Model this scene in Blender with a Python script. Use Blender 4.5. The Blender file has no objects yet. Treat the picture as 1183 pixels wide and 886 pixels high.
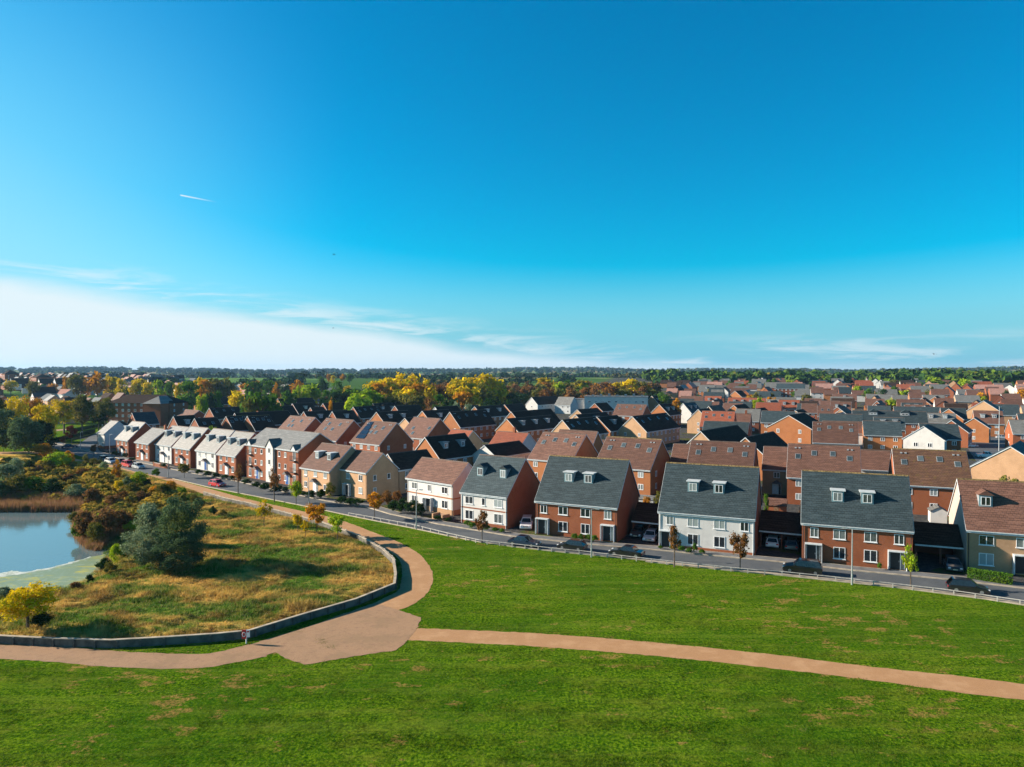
import bpy, bmesh, math, random
import numpy as np
from mathutils import Vector, Matrix
C = bpy.context.scene.collection
SC = bpy.context.scene
rad = math.radians
RND = random.Random(11)

# ---------------------------------------------------------------- camera
CAMH, FPX, PIT = 25.0, 800.0, math.atan(13 / 800)
cam = bpy.data.cameras.new('camera')
cam.sensor_width = 36.0
cam.lens = FPX / 1183 * 36
cam.clip_start = 0.5
cam.clip_end = 30000
camo = bpy.data.objects.new('camera', cam)
C.objects.link(camo)
camo.location = (0, 0, CAMH)
camo.rotation_euler = (rad(90) - PIT, 0, 0)
SC.camera = camo

# ---------------------------------------------------------------- light
SUN_EL = rad(21)
SUN_V = Vector((-0.985, 0.17, 0)).normalized()          # horizontal direction towards the sun
SC.view_settings.view_transform = 'Standard'
SC.view_settings.look = 'None'
SC.view_settings.exposure = 1.28
SC.view_settings.gamma = 1
SC.view_settings.use_curve_mapping = False
SC.cycles.max_bounces = 5
SC.cycles.diffuse_bounces = 2
SC.cycles.glossy_bounces = 2
SC.cycles.transmission_bounces = 3
SC.cycles.transparent_max_bounces = 6
SC.cycles.volume_bounces = 0
SC.cycles.sample_clamp_indirect = 4
sl = bpy.data.lights.new('sun', 'SUN')
sl.energy = 5.0
sl.angle = rad(0.5)
sl.color = (1.0, 0.86, 0.70)
so = bpy.data.objects.new('sun', sl)
C.objects.link(so)
sd = Vector((SUN_V.x * math.cos(SUN_EL), SUN_V.y * math.cos(SUN_EL), math.sin(SUN_EL)))
so.rotation_euler = sd.to_track_quat('Z', 'Y').to_euler()

def smix(nt, a, b, f, blend='MIX'):
    m = nt.nodes.new('ShaderNodeMix'); m.data_type = 'RGBA'; m.blend_type = blend
    for s, v in ((m.inputs[6], a), (m.inputs[7], b), (m.inputs[0], f)):
        if isinstance(v, bpy.types.NodeSocket): nt.links.new(v, s)
        elif isinstance(v, (int, float)): s.default_value = v
        else: s.default_value = (*v[:3], 1)
    return m.outputs[2]
def smath(nt, op, a, b=0.0, c=0.0, clamp=False):
    m = nt.nodes.new('ShaderNodeMath'); m.operation = op; m.use_clamp = clamp
    for i, v in enumerate((a, b, c)):
        if isinstance(v, bpy.types.NodeSocket): nt.links.new(v, m.inputs[i])
        else: m.inputs[i].default_value = v
    return m.outputs[0]
def srange(nt, v, a, b, c=0.0, d=1.0, smooth=True):
    m = nt.nodes.new('ShaderNodeMapRange')
    m.interpolation_type = 'SMOOTHSTEP' if smooth else 'LINEAR'
    nt.links.new(v, m.inputs[0])
    for i, x in enumerate((a, b, c, d)):
        if isinstance(x, bpy.types.NodeSocket): nt.links.new(x, m.inputs[i + 1])
        else: m.inputs[i + 1].default_value = x
    return m.outputs[0]
def snoise(nt, vec, scale, detail=3, rough=0.55, dist=0.0):
    n = nt.nodes.new('ShaderNodeTexNoise')
    if vec is not None: nt.links.new(vec, n.inputs['Vector'])
    n.inputs['Scale'].default_value = scale
    n.inputs['Detail'].default_value = detail
    n.inputs['Roughness'].default_value = rough
    n.inputs['Distortion'].default_value = dist
    return n.outputs['Fac']
def smap(nt, vec, scale=(1, 1, 1), loc=(0, 0, 0), rot=(0, 0, 0)):
    m = nt.nodes.new('ShaderNodeMapping')
    nt.links.new(vec, m.inputs[0])
    m.inputs['Scale'].default_value = scale
    m.inputs['Location'].default_value = loc
    m.inputs['Rotation'].default_value = rot
    return m.outputs[0]

W = bpy.data.worlds.new('World')
SC.world = W
W.use_nodes = True
nt = W.node_tree
nt.nodes.clear()
out = nt.nodes.new('ShaderNodeOutputWorld')
bg = nt.nodes.new('ShaderNodeBackground')
bg.inputs[1].default_value = 0.060
nt.links.new(bg.outputs[0], out.inputs[0])
sky = nt.nodes.new('ShaderNodeTexSky')
sky.sky_type = 'NISHITA'
sky.sun_disc = False
sky.sun_elevation = SUN_EL
sky.sun_rotation = math.atan2(SUN_V.x, SUN_V.y)
sky.altitude = 50
sky.air_density = 1.0
sky.dust_density = 0.6
sky.ozone_density = 2.2
hs = nt.nodes.new('ShaderNodeHueSaturation')
hs.inputs['Hue'].default_value = 0.490
hs.inputs['Saturation'].default_value = 1.35
hs.inputs['Value'].default_value = 1.0
nt.links.new(sky.outputs[0], hs.inputs['Color'])
sb = nt.nodes.new('ShaderNodeSeparateColor'); nt.links.new(hs.outputs[0], sb.inputs[0])
cb = nt.nodes.new('ShaderNodeCombineColor')
nt.links.new(smath(nt, 'MAXIMUM', smath(nt, 'MULTIPLY', smath(nt, 'SUBTRACT', sb.outputs[0], 1.55), 0.85), 0.0), cb.inputs[0])
nt.links.new(smath(nt, 'MULTIPLY', sb.outputs[1], 1.03), cb.inputs[1])
nt.links.new(smath(nt, 'MULTIPLY', sb.outputs[2], 1.22), cb.inputs[2])
grade = cb.outputs[0]
tc = nt.nodes.new('ShaderNodeTexCoord')
sx = nt.nodes.new('ShaderNodeSeparateXYZ')
nt.links.new(tc.outputs['Generated'], sx.inputs[0])
az = smath(nt, 'ARCTAN2', sx.outputs[0], sx.outputs[1])         # 0 towards +Y, negative to the left
el = smath(nt, 'ARCSINE', sx.outputs[2])
cv = nt.nodes.new('ShaderNodeCombineXYZ')
nt.links.new(az, cv.inputs[0]); nt.links.new(el, cv.inputs[1])
wis = snoise(nt, smap(nt, cv.outputs[0], (5, 42, 1), rot=(0, 0, rad(7))), 1.0, 7, 0.62, 0.5)
wis2 = snoise(nt, smap(nt, cv.outputs[0], (3, 14, 1), (3, 1, 0), rot=(0, 0, rad(7))), 1.0, 4, 0.6)
# cloud sheet whose upper edge sinks from 7 degrees at the left to the horizon right of centre
edge = srange(nt, az, rad(-36), rad(9), rad(6.0), rad(0.4), False)
edge = smath(nt, 'ADD', edge, smath(nt, 'MULTIPLY', smath(nt, 'SUBTRACT', wis2, 0.5), rad(2.2)))
sheet = srange(nt, smath(nt, 'SUBTRACT', edge, el), rad(-0.9), rad(0.7))
up = srange(nt, smath(nt, 'SUBTRACT', edge, el), rad(-3.0), rad(-0.4))
wisp = smath(nt, 'MULTIPLY', up, srange(nt, wis, 0.44, 0.64))
cl = smath(nt, 'MAXIMUM', smath(nt, 'MULTIPLY', sheet, 0.93), smath(nt, 'MULTIPLY', wisp, 0.75))
# thin haze streaks low on the right
rs = smath(nt, 'MULTIPLY', srange(nt, az, rad(12), rad(30)), srange(nt, wis2, 0.45, 0.7))
rs = smath(nt, 'MULTIPLY', rs, srange(nt, el, rad(3.6), rad(0.6)))
cl = smath(nt, 'MAXIMUM', cl, smath(nt, 'MULTIPLY', rs, 0.20))
# condensation trail
cx0, cy0, cx1, cy1 = [math.atan((210 - 591.5) / 800), math.atan(204 / 800) * .905, math.atan((256 - 591.5) / 800), math.atan(196 / 800) * .92]
tx, ty = cx1 - cx0, cy1 - cy0
tl = math.hypot(tx, ty); tx /= tl; ty /= tl
dx = smath(nt, 'SUBTRACT', az, cx0); dy = smath(nt, 'SUBTRACT', el, cy0)
al = smath(nt, 'ADD', smath(nt, 'MULTIPLY', dx, tx), smath(nt, 'MULTIPLY', dy, ty))
ac = smath(nt, 'ABSOLUTE', smath(nt, 'SUBTRACT', smath(nt, 'MULTIPLY', dx, ty), smath(nt, 'MULTIPLY', dy, tx)))
cl = smath(nt, 'MULTIPLY', cl, srange(nt, az, rad(-95), rad(-60)))
tr = smath(nt, 'MULTIPLY', srange(nt, ac, 0.0013, 0.0002), smath(nt, 'MULTIPLY', srange(nt, al, -0.001, 0.001), srange(nt, al, tl, 0.0)))
cl = smath(nt, 'MAXIMUM', cl, smath(nt, 'MULTIPLY', tr, 0.85))
deep = srange(nt, el, rad(31), rad(62), 1.0, 0.30)          # sky overhead, out of view, dimmed to cut fill light and deepen shadows
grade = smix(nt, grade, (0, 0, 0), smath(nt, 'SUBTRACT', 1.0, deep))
left = srange(nt, az, rad(-12), rad(-44))
low = smath(nt, 'MULTIPLY', srange(nt, el, rad(9), rad(0.5)), 0.85)
low2 = smath(nt, 'MULTIPLY', smath(nt, 'MULTIPLY', srange(nt, el, rad(33), rad(4)), left), 0.85)
grade = smix(nt, grade, (1.35, 4.1, 5.5), low)
grade = smix(nt, grade, (2.2, 5.1, 6.2), low2)
col = smix(nt, grade, (5.7, 6.4, 6.7), cl)
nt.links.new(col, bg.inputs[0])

# ---------------------------------------------------------------- terrain height and picture -> ground helper
def sstep(a, b, x):
    t = min(1, max(0, (x - a) / (b - a)))
    return t * t * (3 - 2 * t)
def rise(x, y):
    d = math.hypot(x, y)
    return 15 * sstep(380, 1250, d)
def ray(px, py):
    u, v = (px - 591.5) / FPX, (443 - py) / FPX
    return Vector((u, math.cos(PIT) + v * math.sin(PIT), -math.sin(PIT) + v * math.cos(PIT)))
def P(px, py, z=0.0):
    """ground point (x, y) seen at that place of the photograph, at height z"""
    d = ray(px, py)
    t = (z - CAMH) / d.z
    return Vector((d.x * t, d.y * t, z))
def top_at(px, py, h):
    """foot of a thing of height h whose top shows at that place, on rising ground"""
    z = 0
    for i in range(12):
        p = P(px, py, h + z)
        z = 0.5 * z + 0.5 * rise(p.x, p.y)
    return Vector((p.x, p.y, rise(p.x, p.y)))
def at_depth(px, py, dep):
    d = ray(px, py)
    t = dep / d.y
    return Vector((d.x * t, dep, CAMH + d.z * t))

# ---------------------------------------------------------------- object helpers
def tag(o, label=None, cat=None, group=None, kind=None):
    if label: o['label'] = label
    if cat: o['category'] = cat
    if group: o['group'] = group
    if kind: o['kind'] = kind
    return o
def empty(name, loc, rz=0.0):
    o = bpy.data.objects.new(name, None)
    o.empty_display_size = 0.3
    C.objects.link(o)
    o.location = loc
    o.rotation_euler = (0, 0, rz)
    return o
def link(name, me, mat=None, parent=None, loc=(0, 0, 0), rot=(0, 0, 0), scale=None):
    o = bpy.data.objects.new(name, me)
    C.objects.link(o)
    if parent: o.parent = parent
    o.location = loc
    o.rotation_euler = rot
    if scale: o.scale = scale
    if mat:
        if not me.materials: me.materials.append(mat)
        elif me.materials[0] != mat:
            o.material_slots[0].link = 'OBJECT'
            o.material_slots[0].material = mat
    return o
def ordinal(n):
    w = ['first', 'second', 'third', 'fourth', 'fifth', 'sixth', 'seventh', 'eighth', 'ninth', 'tenth', 'eleventh', 'twelfth']
    return w[n] if n < 12 else str(n + 1) + 'th'
class MB:
    def __init__(s): s.v = []; s.f = []
    def add(s, vs, fs):
        n = len(s.v); s.v += [tuple(v) for v in vs]; s.f += [tuple(i + n for i in f) for f in fs]; return s
    def box(s, x0, x1, y0, y1, z0, z1):
        return s.add([(x0, y0, z0), (x1, y0, z0), (x1, y1, z0), (x0, y1, z0), (x0, y0, z1), (x1, y0, z1), (x1, y1, z1), (x0, y1, z1)],
                     [(0, 3, 2, 1), (4, 5, 6, 7), (0, 1, 5, 4), (1, 2, 6, 5), (2, 3, 7, 6), (3, 0, 4, 7)])
    def prism(s, pts, a, b, axis='x'):
        """polygon pts (u, z) swept along axis from a to b; y-z polygon when axis is x, x-z when y, x-y when z"""
        def m(p, t): return (t, p[0], p[1]) if axis == 'x' else ((p[0], t, p[1]) if axis == 'y' else (p[0], p[1], t))
        n = len(pts)
        vs = [m(p, a) for p in pts] + [m(p, b) for p in pts]
        fs = [tuple(range(n))[::-1], tuple(range(n, 2 * n))] + [(i, (i + 1) % n, n + (i + 1) % n, n + i) for i in range(n)]
        return s.add(vs, fs)
    def tube(s, p0, p1, r0, r1=None, n=8):
        r1 = r0 if r1 is None else r1
        p0, p1 = Vector(p0), Vector(p1)
        d = (p1 - p0).normalized()
        a = d.orthogonal().normalized(); b = d.cross(a)
        vs = []
        for p, r in ((p0, r0), (p1, r1)):
            for i in range(n):
                t = 2 * math.pi * i / n
                vs.append(p + (a * math.cos(t) + b * math.sin(t)) * r)
        fs = [(i, (i + 1) % n, n + (i + 1) % n, n + i) for i in range(n)] + [tuple(range(n))[::-1], tuple(range(n, 2 * n))]
        return s.add(vs, fs)
    def beam(s, p0, p1, w, h):
        """box beam between two points, w wide and h high"""
        p0, p1 = Vector(p0), Vector(p1)
        d = (p1 - p0).normalized()
        sd = d.cross(Vector((0, 0, 1))).normalized() * (w / 2)
        up = sd.cross(d).normalized() * (h / 2)
        vs = []
        for p in (p0, p1):
            vs += [p - sd - up, p + sd - up, p + sd + up, p - sd + up]
        return s.add(vs, [(0, 1, 2, 3), (7, 6, 5, 4), (0, 4, 5, 1), (1, 5, 6, 2), (2, 6, 7, 3), (3, 7, 4, 0)])
    def mesh(s, name, fix=True):
        me = bpy.data.meshes.new(name)
        me.from_pydata(s.v, [], s.f)
        if fix:
            bm = bmesh.new(); bm.from_mesh(me)
            bmesh.ops.recalc_face_normals(bm, faces=bm.faces)
            bm.to_mesh(me); bm.free()
        me.update()
        return me
    def build(s, name, mat, parent=None, **k): return link(name, s.mesh(name), mat, parent, **k)

# ---------------------------------------------------------------- materials
MATS = {}
def newmat(name):
    m = bpy.data.materials.new(name); m.use_nodes = True
    t = m.node_tree; b = t.nodes['Principled BSDF']
    MATS[name] = m
    return m, t, b
def setb(b, **k):
    for n, v in k.items():
        b.inputs[n].default_value = v
def objco(t):
    return t.nodes.new('ShaderNodeTexCoord').outputs['Object']
def geopos(t):
    return t.nodes.new('ShaderNodeNewGeometry').outputs['Position']
def orand(t):
    return t.nodes.new('ShaderNodeObjectInfo').outputs['Random']
def bump(t, b, h, strength, dist=0.05):
    n = t.nodes.new('ShaderNodeBump')
    n.inputs['Strength'].default_value = strength
    n.inputs['Distance'].default_value = dist
    t.links.new(h, n.inputs['Height'])
    t.links.new(n.outputs[0], b.inputs['Normal'])
def plain(name, c, rough=0.6, spec=0.4, var=0.12, metal=0.0, scale=3.0):
    m, t, b = newmat(name)
    n = snoise(t, objco(t), scale, 4)
    col = smix(t, [x * (1 - var) for x in c], [min(1, x * (1 + var)) for x in c], srange(t, n, 0.3, 0.7))
    t.links.new(col, b.inputs['Base Color'])
    setb(b, Roughness=rough, Metallic=metal); b.inputs['Specular IOR Level'].default_value = spec
    return m
def brick(name, c1, c2, mortar):
    m, t, b = newmat(name)
    o = objco(t)
    s = t.nodes.new('ShaderNodeSeparateXYZ'); t.links.new(o, s.inputs[0])
    cc = t.nodes.new('ShaderNodeCombineXYZ')
    t.links.new(smath(t, 'ADD', s.outputs[0], s.outputs[1]), cc.inputs[0]); t.links.new(s.outputs[2], cc.inputs[1])
    br = t.nodes.new('ShaderNodeTexBrick')
    t.links.new(cc.outputs[0], br.inputs['Vector'])
    br.inputs['Scale'].default_value = 1
    br.inputs['Brick Width'].default_value = 0.225
    br.inputs['Row Height'].default_value = 0.075
    br.inputs['Mortar Size'].default_value = 0.008
    br.inputs['Color1'].default_value = (*c1, 1); br.inputs['Color2'].default_value = (*c2, 1); br.inputs['Mortar'].default_value = (*mortar, 1)
    n1 = snoise(t, o, 0.55, 4, 0.6)
    n2 = snoise(t, o, 5.0, 3, 0.6)
    col = smix(t, br.outputs[0], [x * 0.68 for x in c1], smath(t, 'MULTIPLY', srange(t, n1, 0.42, 0.72), 0.55))
    col = smix(t, col, [min(1, x * 1.35) for x in c2], smath(t, 'MULTIPLY', srange(t, n2, 0.5, 0.75), 0.35))
    h = t.nodes.new('ShaderNodeHueSaturation')
    t.links.new(col, h.inputs['Color'])
    t.links.new(srange(t, orand(t), 0, 1, 0.85, 1.15, False), h.inputs['Value'])
    t.links.new(h.outputs[0], b.inputs['Base Color'])
    setb(b, Roughness=0.85); b.inputs['Specular IOR Level'].default_value = 0.25
    return m
brick('brick_red', (0.285, 0.082, 0.030), (0.23, 0.062, 0.024), (0.25, 0.13, 0.075))
brick('brick_orange', (0.40, 0.145, 0.048), (0.34, 0.115, 0.038), (0.36, 0.20, 0.10))
brick('brick_dark', (0.20, 0.06, 0.028), (0.16, 0.048, 0.024), (0.19, 0.10, 0.07))
brick('brick_buff', (0.47, 0.285, 0.155), (0.40, 0.235, 0.125), (0.45, 0.31, 0.20))
def render_mat(name, c):
    m, t, b = newmat(name)
    o = objco(t)
    st = snoise(t, smap(t, o, (2.5, 2.5, 0.25)), 1.0, 4, 0.6)
    n = snoise(t, o, 0.8, 4)
    col = smix(t, c, [x * 0.86 for x in c], srange(t, n, 0.4, 0.75))
    col = smix(t, col, [x * 0.72 for x in c], smath(t, 'MULTIPLY', srange(t, st, 0.58, 0.8), 0.5))
    t.links.new(col, b.inputs['Base Color'])
    setb(b, Roughness=0.8); b.inputs['Specular IOR Level'].default_value = 0.25
render_mat('white_render', (0.58, 0.575, 0.55))
render_mat('cream_render', (0.64, 0.57, 0.45))
render_mat('grey_render', (0.44, 0.47, 0.48))
def roofmat(name, c, c2, moss=None, rough=0.72, spec=0.22, course=0.24):
    m, t, b = newmat(name)
    o = objco(t)
    s = t.nodes.new('ShaderNodeSeparateXYZ'); t.links.new(o, s.inputs[0])
    cc = t.nodes.new('ShaderNodeCombineXYZ')
    t.links.new(s.outputs[0], cc.inputs[0]); t.links.new(s.outputs[2], cc.inputs[1])
    br = t.nodes.new('ShaderNodeTexBrick')
    t.links.new(cc.outputs[0], br.inputs['Vector'])
    br.inputs['Scale'].default_value = 1
    br.inputs['Brick Width'].default_value = 0.42
    br.inputs['Row Height'].default_value = course
    br.inputs['Mortar Size'].default_value = 0.028
    br.inputs['Mortar Smooth'].default_value = 0.4
    br.inputs['Color1'].default_value = (*c, 1); br.inputs['Color2'].default_value = (*c2, 1)
    br.inputs['Mortar'].default_value = (*[x * 0.45 for x in c], 1)
    st = snoise(t, smap(t, cc.outputs[0], (0.5, 5.0, 1)), 1.0, 4, 0.7)
    n1 = snoise(t, o, 0.45, 5, 0.65)
    col = smix(t, br.outputs[0], [min(1, x * 1.45) for x in c2], smath(t, 'MULTIPLY', srange(t, st, 0.46, 0.66), 0.75))
    col = smix(t, col, [x * 0.6 for x in c], smath(t, 'MULTIPLY', srange(t, n1, 0.45, 0.75), 0.5))
    if moss:
        ms = snoise(t, o, 1.6, 5, 0.7)
        col = smix(t, col, moss, smath(t, 'MULTIPLY', srange(t, ms, 0.53, 0.72), 0.65))
    h = t.nodes.new('ShaderNodeHueSaturation')
    t.links.new(col, h.inputs['Color'])
    t.links.new(srange(t, orand(t), 0, 1, 0.82, 1.18, False), h.inputs['Value'])
    t.links.new(h.outputs[0], b.inputs['Base Color'])
    setb(b, Roughness=rough); b.inputs['Specular IOR Level'].default_value = spec
    bump(t, b, br.outputs[1], 0.5, -0.03)
roofmat('roof_slate', (0.028, 0.048, 0.056), (0.043, 0.064, 0.072))
roofmat('roof_grey', (0.135, 0.14, 0.135), (0.16, 0.16, 0.15), rough=0.55, spec=0.4)
roofmat('roof_brown', (0.122, 0.062, 0.045), (0.145, 0.076, 0.055))
roofmat('roof_brown_mossy', (0.095, 0.05, 0.033), (0.115, 0.062, 0.038), moss=(0.13, 0.09, 0.022))
roofmat('roof_red', (0.29, 0.085, 0.045), (0.235, 0.072, 0.04))
roofmat('roof_black_shaded', (0.040, 0.026, 0.020), (0.048, 0.032, 0.025), spec=0.05, rough=0.9)  # brown tile with the shade of slopes turned from the sun put into colour
render_mat('pale_gable', (0.42, 0.35, 0.30))
plain('ridge_lichen', (0.16, 0.115, 0.045), 0.85, var=0.6, scale=4)
plain('ridge_dark', (0.10, 0.07, 0.055), 0.8, var=0.3)
plain('upvc_white', (0.70, 0.72, 0.73), 0.35)
plain('fascia_white', (0.56, 0.61, 0.63), 0.4)
plain('gutter_black', (0.02, 0.022, 0.025), 0.4)
plain('lead_grey', (0.24, 0.27, 0.29), 0.55, var=0.25)
plain('door_black', (0.02, 0.025, 0.03), 0.35)
plain('door_blue', (0.03, 0.10, 0.30), 0.35)
plain('door_white', (0.75, 0.77, 0.78), 0.35)
plain('concrete', (0.42, 0.40, 0.36), 0.85, var=0.25)
plain('steel_grey', (0.42, 0.46, 0.48), 0.4, metal=0.6)
plain('post_white', (0.40, 0.39, 0.36), 0.7, var=0.25)
plain('lamp_glass', (0.65, 0.68, 0.66), 0.25)
plain('solar_cell', (0.012, 0.018, 0.035), 0.15, spec=0.7)
plain('rubber', (0.02, 0.02, 0.02), 0.8)
plain('alloy', (0.45, 0.46, 0.48), 0.3, metal=0.8)
plain('light_lens', (0.75, 0.78, 0.80), 0.1, spec=0.7)
plain('tail_lens', (0.45, 0.01, 0.01), 0.15, spec=0.6)
plain('number_plate', (0.75, 0.72, 0.5), 0.4)
plain('red_paint', (0.55, 0.02, 0.02), 0.4)
plain('ring_white', (0.8, 0.78, 0.74), 0.5)
plain('wood_fence', (0.22, 0.125, 0.065), 0.85, var=0.35)
plain('bark', (0.12, 0.09, 0.065), 0.9, var=0.4, scale=6)
plain('bark_pale', (0.22, 0.19, 0.15), 0.9, var=0.4, scale=6)
plain('feather_dark', (0.03, 0.03, 0.035), 0.8)
plain('tile_porch', (0.12, 0.11, 0.11), 0.7, var=0.3)
m, t, b = newmat('window_glass')
r = orand(t)
n = snoise(t, objco(t), 2.0, 2)
col = smix(t, (0.012, 0.018, 0.024), (0.30, 0.35, 0.35), srange(t, smath(t, 'ADD', r, smath(t, 'MULTIPLY', n, 0.3)), 0.50, 1.05))
t.links.new(col, b.inputs['Base Color']); setb(b, Roughness=0.06); b.inputs['Specular IOR Level'].default_value = 0.9
m, t, b = newmat('roof_glass')
t.links.new(smix(t, (0.03, 0.05, 0.06), (0.10, 0.13, 0.14), orand(t)), b.inputs['Base Color'])
setb(b, Roughness=0.08); b.inputs['Specular IOR Level'].default_value = 1.0
m, t, b = newmat('car_glass')
setb(b, **{'Base Color': (0.01, 0.013, 0.016, 1)}, Roughness=0.05); b.inputs['Specular IOR Level'].default_value = 0.8
def carpaint(name, c):
    m, t, b = newmat(name)
    n = snoise(t, objco(t), 60, 2)
    t.links.new(smix(t, [x * 0.92 for x in c], c, n), b.inputs['Base Color'])
    setb(b, Roughness=0.3); b.inputs['Coat Weight'].default_value = 0.8; b.inputs['Coat Roughness'].default_value = 0.06
carpaint('paint_black', (0.010, 0.011, 0.013)); carpaint('paint_navy', (0.012, 0.028, 0.060)); carpaint('paint_white', (0.72, 0.74, 0.76))
carpaint('paint_silver', (0.42, 0.47, 0.50)); carpaint('paint_red', (0.50, 0.012, 0.025)); carpaint('paint_dark_grey', (0.05, 0.055, 0.06))

plain('dormer_cladding', (0.15, 0.27, 0.31), 0.5)
def leafmat(name, c1, c2, c3):
    m, t, b = newmat(name)
    t.nodes.remove(b)
    o = t.nodes['Material Output']
    g = t.nodes.new('ShaderNodeNewGeometry')
    n = snoise(t, objco(t), 0.9, 3)
    col = smix(t, c1, c2, g.outputs['Random Per Island'])
    col = smix(t, col, c3, srange(t, n, 0.5, 0.68))
    h = t.nodes.new('ShaderNodeHueSaturation'); t.links.new(col, h.inputs['Color'])
    t.links.new(srange(t, orand(t), 0, 1, 0.8, 1.2, False), h.inputs['Value'])
    d = t.nodes.new('ShaderNodeBsdfDiffuse'); tr = t.nodes.new('ShaderNodeBsdfTranslucent'); mx = t.nodes.new('ShaderNodeMixShader')
    mx.inputs[0].default_value = 0.32
    t.links.new(h.outputs[0], d.inputs[0]); t.links.new(h.outputs[0], tr.inputs[0])
    t.links.new(d.outputs[0], mx.inputs[1]); t.links.new(tr.outputs[0], mx.inputs[2]); t.links.new(mx.outputs[0], o.inputs[0])
leafmat('leaf_green', (0.050, 0.125, 0.016), (0.090, 0.19, 0.020), (0.12, 0.19, 0.018))
leafmat('leaf_dark', (0.016, 0.044, 0.014), (0.030, 0.070, 0.018), (0.028, 0.055, 0.014))
leafmat('leaf_lime', (0.20, 0.32, 0.015), (0.30, 0.40, 0.018), (0.38, 0.38, 0.015))
leafmat('leaf_yellow', (0.52, 0.38, 0.008), (0.70, 0.50, 0.010), (0.26, 0.27, 0.012))
leafmat('leaf_orange', (0.45, 0.19, 0.012), (0.52, 0.26, 0.015), (0.30, 0.12, 0.015))
leafmat('leaf_red', (0.20, 0.03, 0.02), (0.28, 0.06, 0.02), (0.15, 0.05, 0.02))
leafmat('leaf_russet', (0.22, 0.085, 0.03), (0.15, 0.10, 0.03), (0.26, 0.12, 0.03))
leafmat('leaf_olive', (0.11, 0.12, 0.025), (0.16, 0.15, 0.03), (0.20, 0.14, 0.03))
leafmat('leaf_silver', (0.14, 0.20, 0.09), (0.28, 0.34, 0.21), (0.085, 0.14, 0.045))
leafmat('leaf_brown', (0.20, 0.10, 0.04), (0.26, 0.14, 0.05), (0.13, 0.09, 0.035))
leafmat('leaf_blue', (0.050, 0.100, 0.040), (0.115, 0.165, 0.080), (0.10, 0.12, 0.026))
leafmat('reed_brown', (0.30, 0.17, 0.08), (0.22, 0.11, 0.06), (0.17, 0.14, 0.04))
# ---------------------------------------------------------------- outlines (picture place -> ground)
def pts(lst, z=0.0): return [(P(x, y, z).x, P(x, y, z).y) for x, y in lst]
WALL_TOP = [(-260, 727), (-120, 731), (0, 735), (60, 738), (127, 740), (190, 736.5), (250, 732.5), (288, 728.7), (351, 709.6), (412, 692), (456.7, 674), (458, 662), (455.4, 645), (442.7, 633.5), (427.5, 625), (415, 618), (399.6, 612.6), (371.7, 602.6), (335, 593), (288.8, 581), (262, 575.5), (236, 568)]
wall_line = pts(WALL_TOP, 0.7)
POND = pts([(-330, 600), (-150, 584), (0, 586), (45, 587), (89, 588.5), (88, 597), (82, 608), (86, 620), (100, 630), (119, 636), (121, 644), (109, 659), (97, 670), (73.5, 679), (38, 683), (0, 688), (-80, 694), (-220, 690)], -0.4)
MEADOW = wall_line + pts([(205, 559), (170, 549), (127, 541), (84, 533), (42, 526), (0, 525), (-200, 525), (-500, 560), (-600, 700)])
ROAD_FAR = [(60, 511.5), (86, 518), (127, 527.5), (169, 536), (211, 545), (269.7, 555.5), (326.8, 568.5), (375.4, 579), (424, 586.5), (450.7, 594.5), (505.7, 606), (548, 613), (590, 620), (650, 626.5), (676, 629.4), (752, 635.5), (853.7, 645.5), (900, 649.8), (987.5, 660), (1097.6, 670.5), (1183, 680.5), (1330, 700), (1500, 725)]
ROAD_NEAR = [(55, 515.5), (82, 524), (120, 534.5), (160, 546), (200, 553), (242, 563), (301, 574.5), (356, 585.5), (405, 596), (440, 603), (478, 610.5), (520, 619.5), (556, 626.5), (600, 632.5), (650, 638), (747, 647.5), (836, 657), (900, 663), (957, 669), (1042, 678), (1138, 690.5), (1183, 697.5), (1330, 719), (1500, 747)]
road_far, road_near = pts(ROAD_FAR), pts(ROAD_NEAR)
ESTATE = road_far + [(900, 600), (900, 1300), (200, 1300), (60, 700), (-40, 420), (-170, 430), (-170, 262), (-142, 250)]

def inpoly(X, Y, poly):
    ins = np.zeros(X.shape, bool)
    n = len(poly)
    for i in range(n):
        x0, y0 = poly[i]; x1, y1 = poly[(i + 1) % n]
        c = ((y0 > Y) != (y1 > Y)) & (X < (x1 - x0) * (Y - y0) / (y1 - y0 + 1e-12) + x0)
        ins ^= c
    return ins
def polydist(X, Y, poly, closed=True):
    d = np.full(X.shape, 1e9)
    n = len(poly)
    for i in range(n if closed else n - 1):
        x0, y0 = poly[i]; x1, y1 = poly[(i + 1) % n]
        ex, ey = x1 - x0, y1 - y0
        t = np.clip(((X - x0) * ex + (Y - y0) * ey) / (ex * ex + ey * ey + 1e-9), 0, 1)
        d = np.minimum(d, np.hypot(X - x0 - t * ex, Y - y0 - t * ey))
    return d
def ss(a, b, x):
    t = np.clip((x - a) / (b - a), 0, 1); return t * t * (3 - 2 * t)
_rs = np.random.RandomState(5)
_wv = [(_rs.uniform(0, 6.28), 1.0 / w, _rs.uniform(0, 6.28), a) for w, a in ((9, .5), (6, .4), (4.2, .35), (3.1, .3), (2.2, .25), (1.7, .2)) for _ in range(2)]
def bumps(X, Y):
    z = 0
    for th, k, ph, a in _wv: z = z + a * np.sin((X * math.cos(th) + Y * math.sin(th)) * k * 6.28 + ph)
    return z / 2.2
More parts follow.
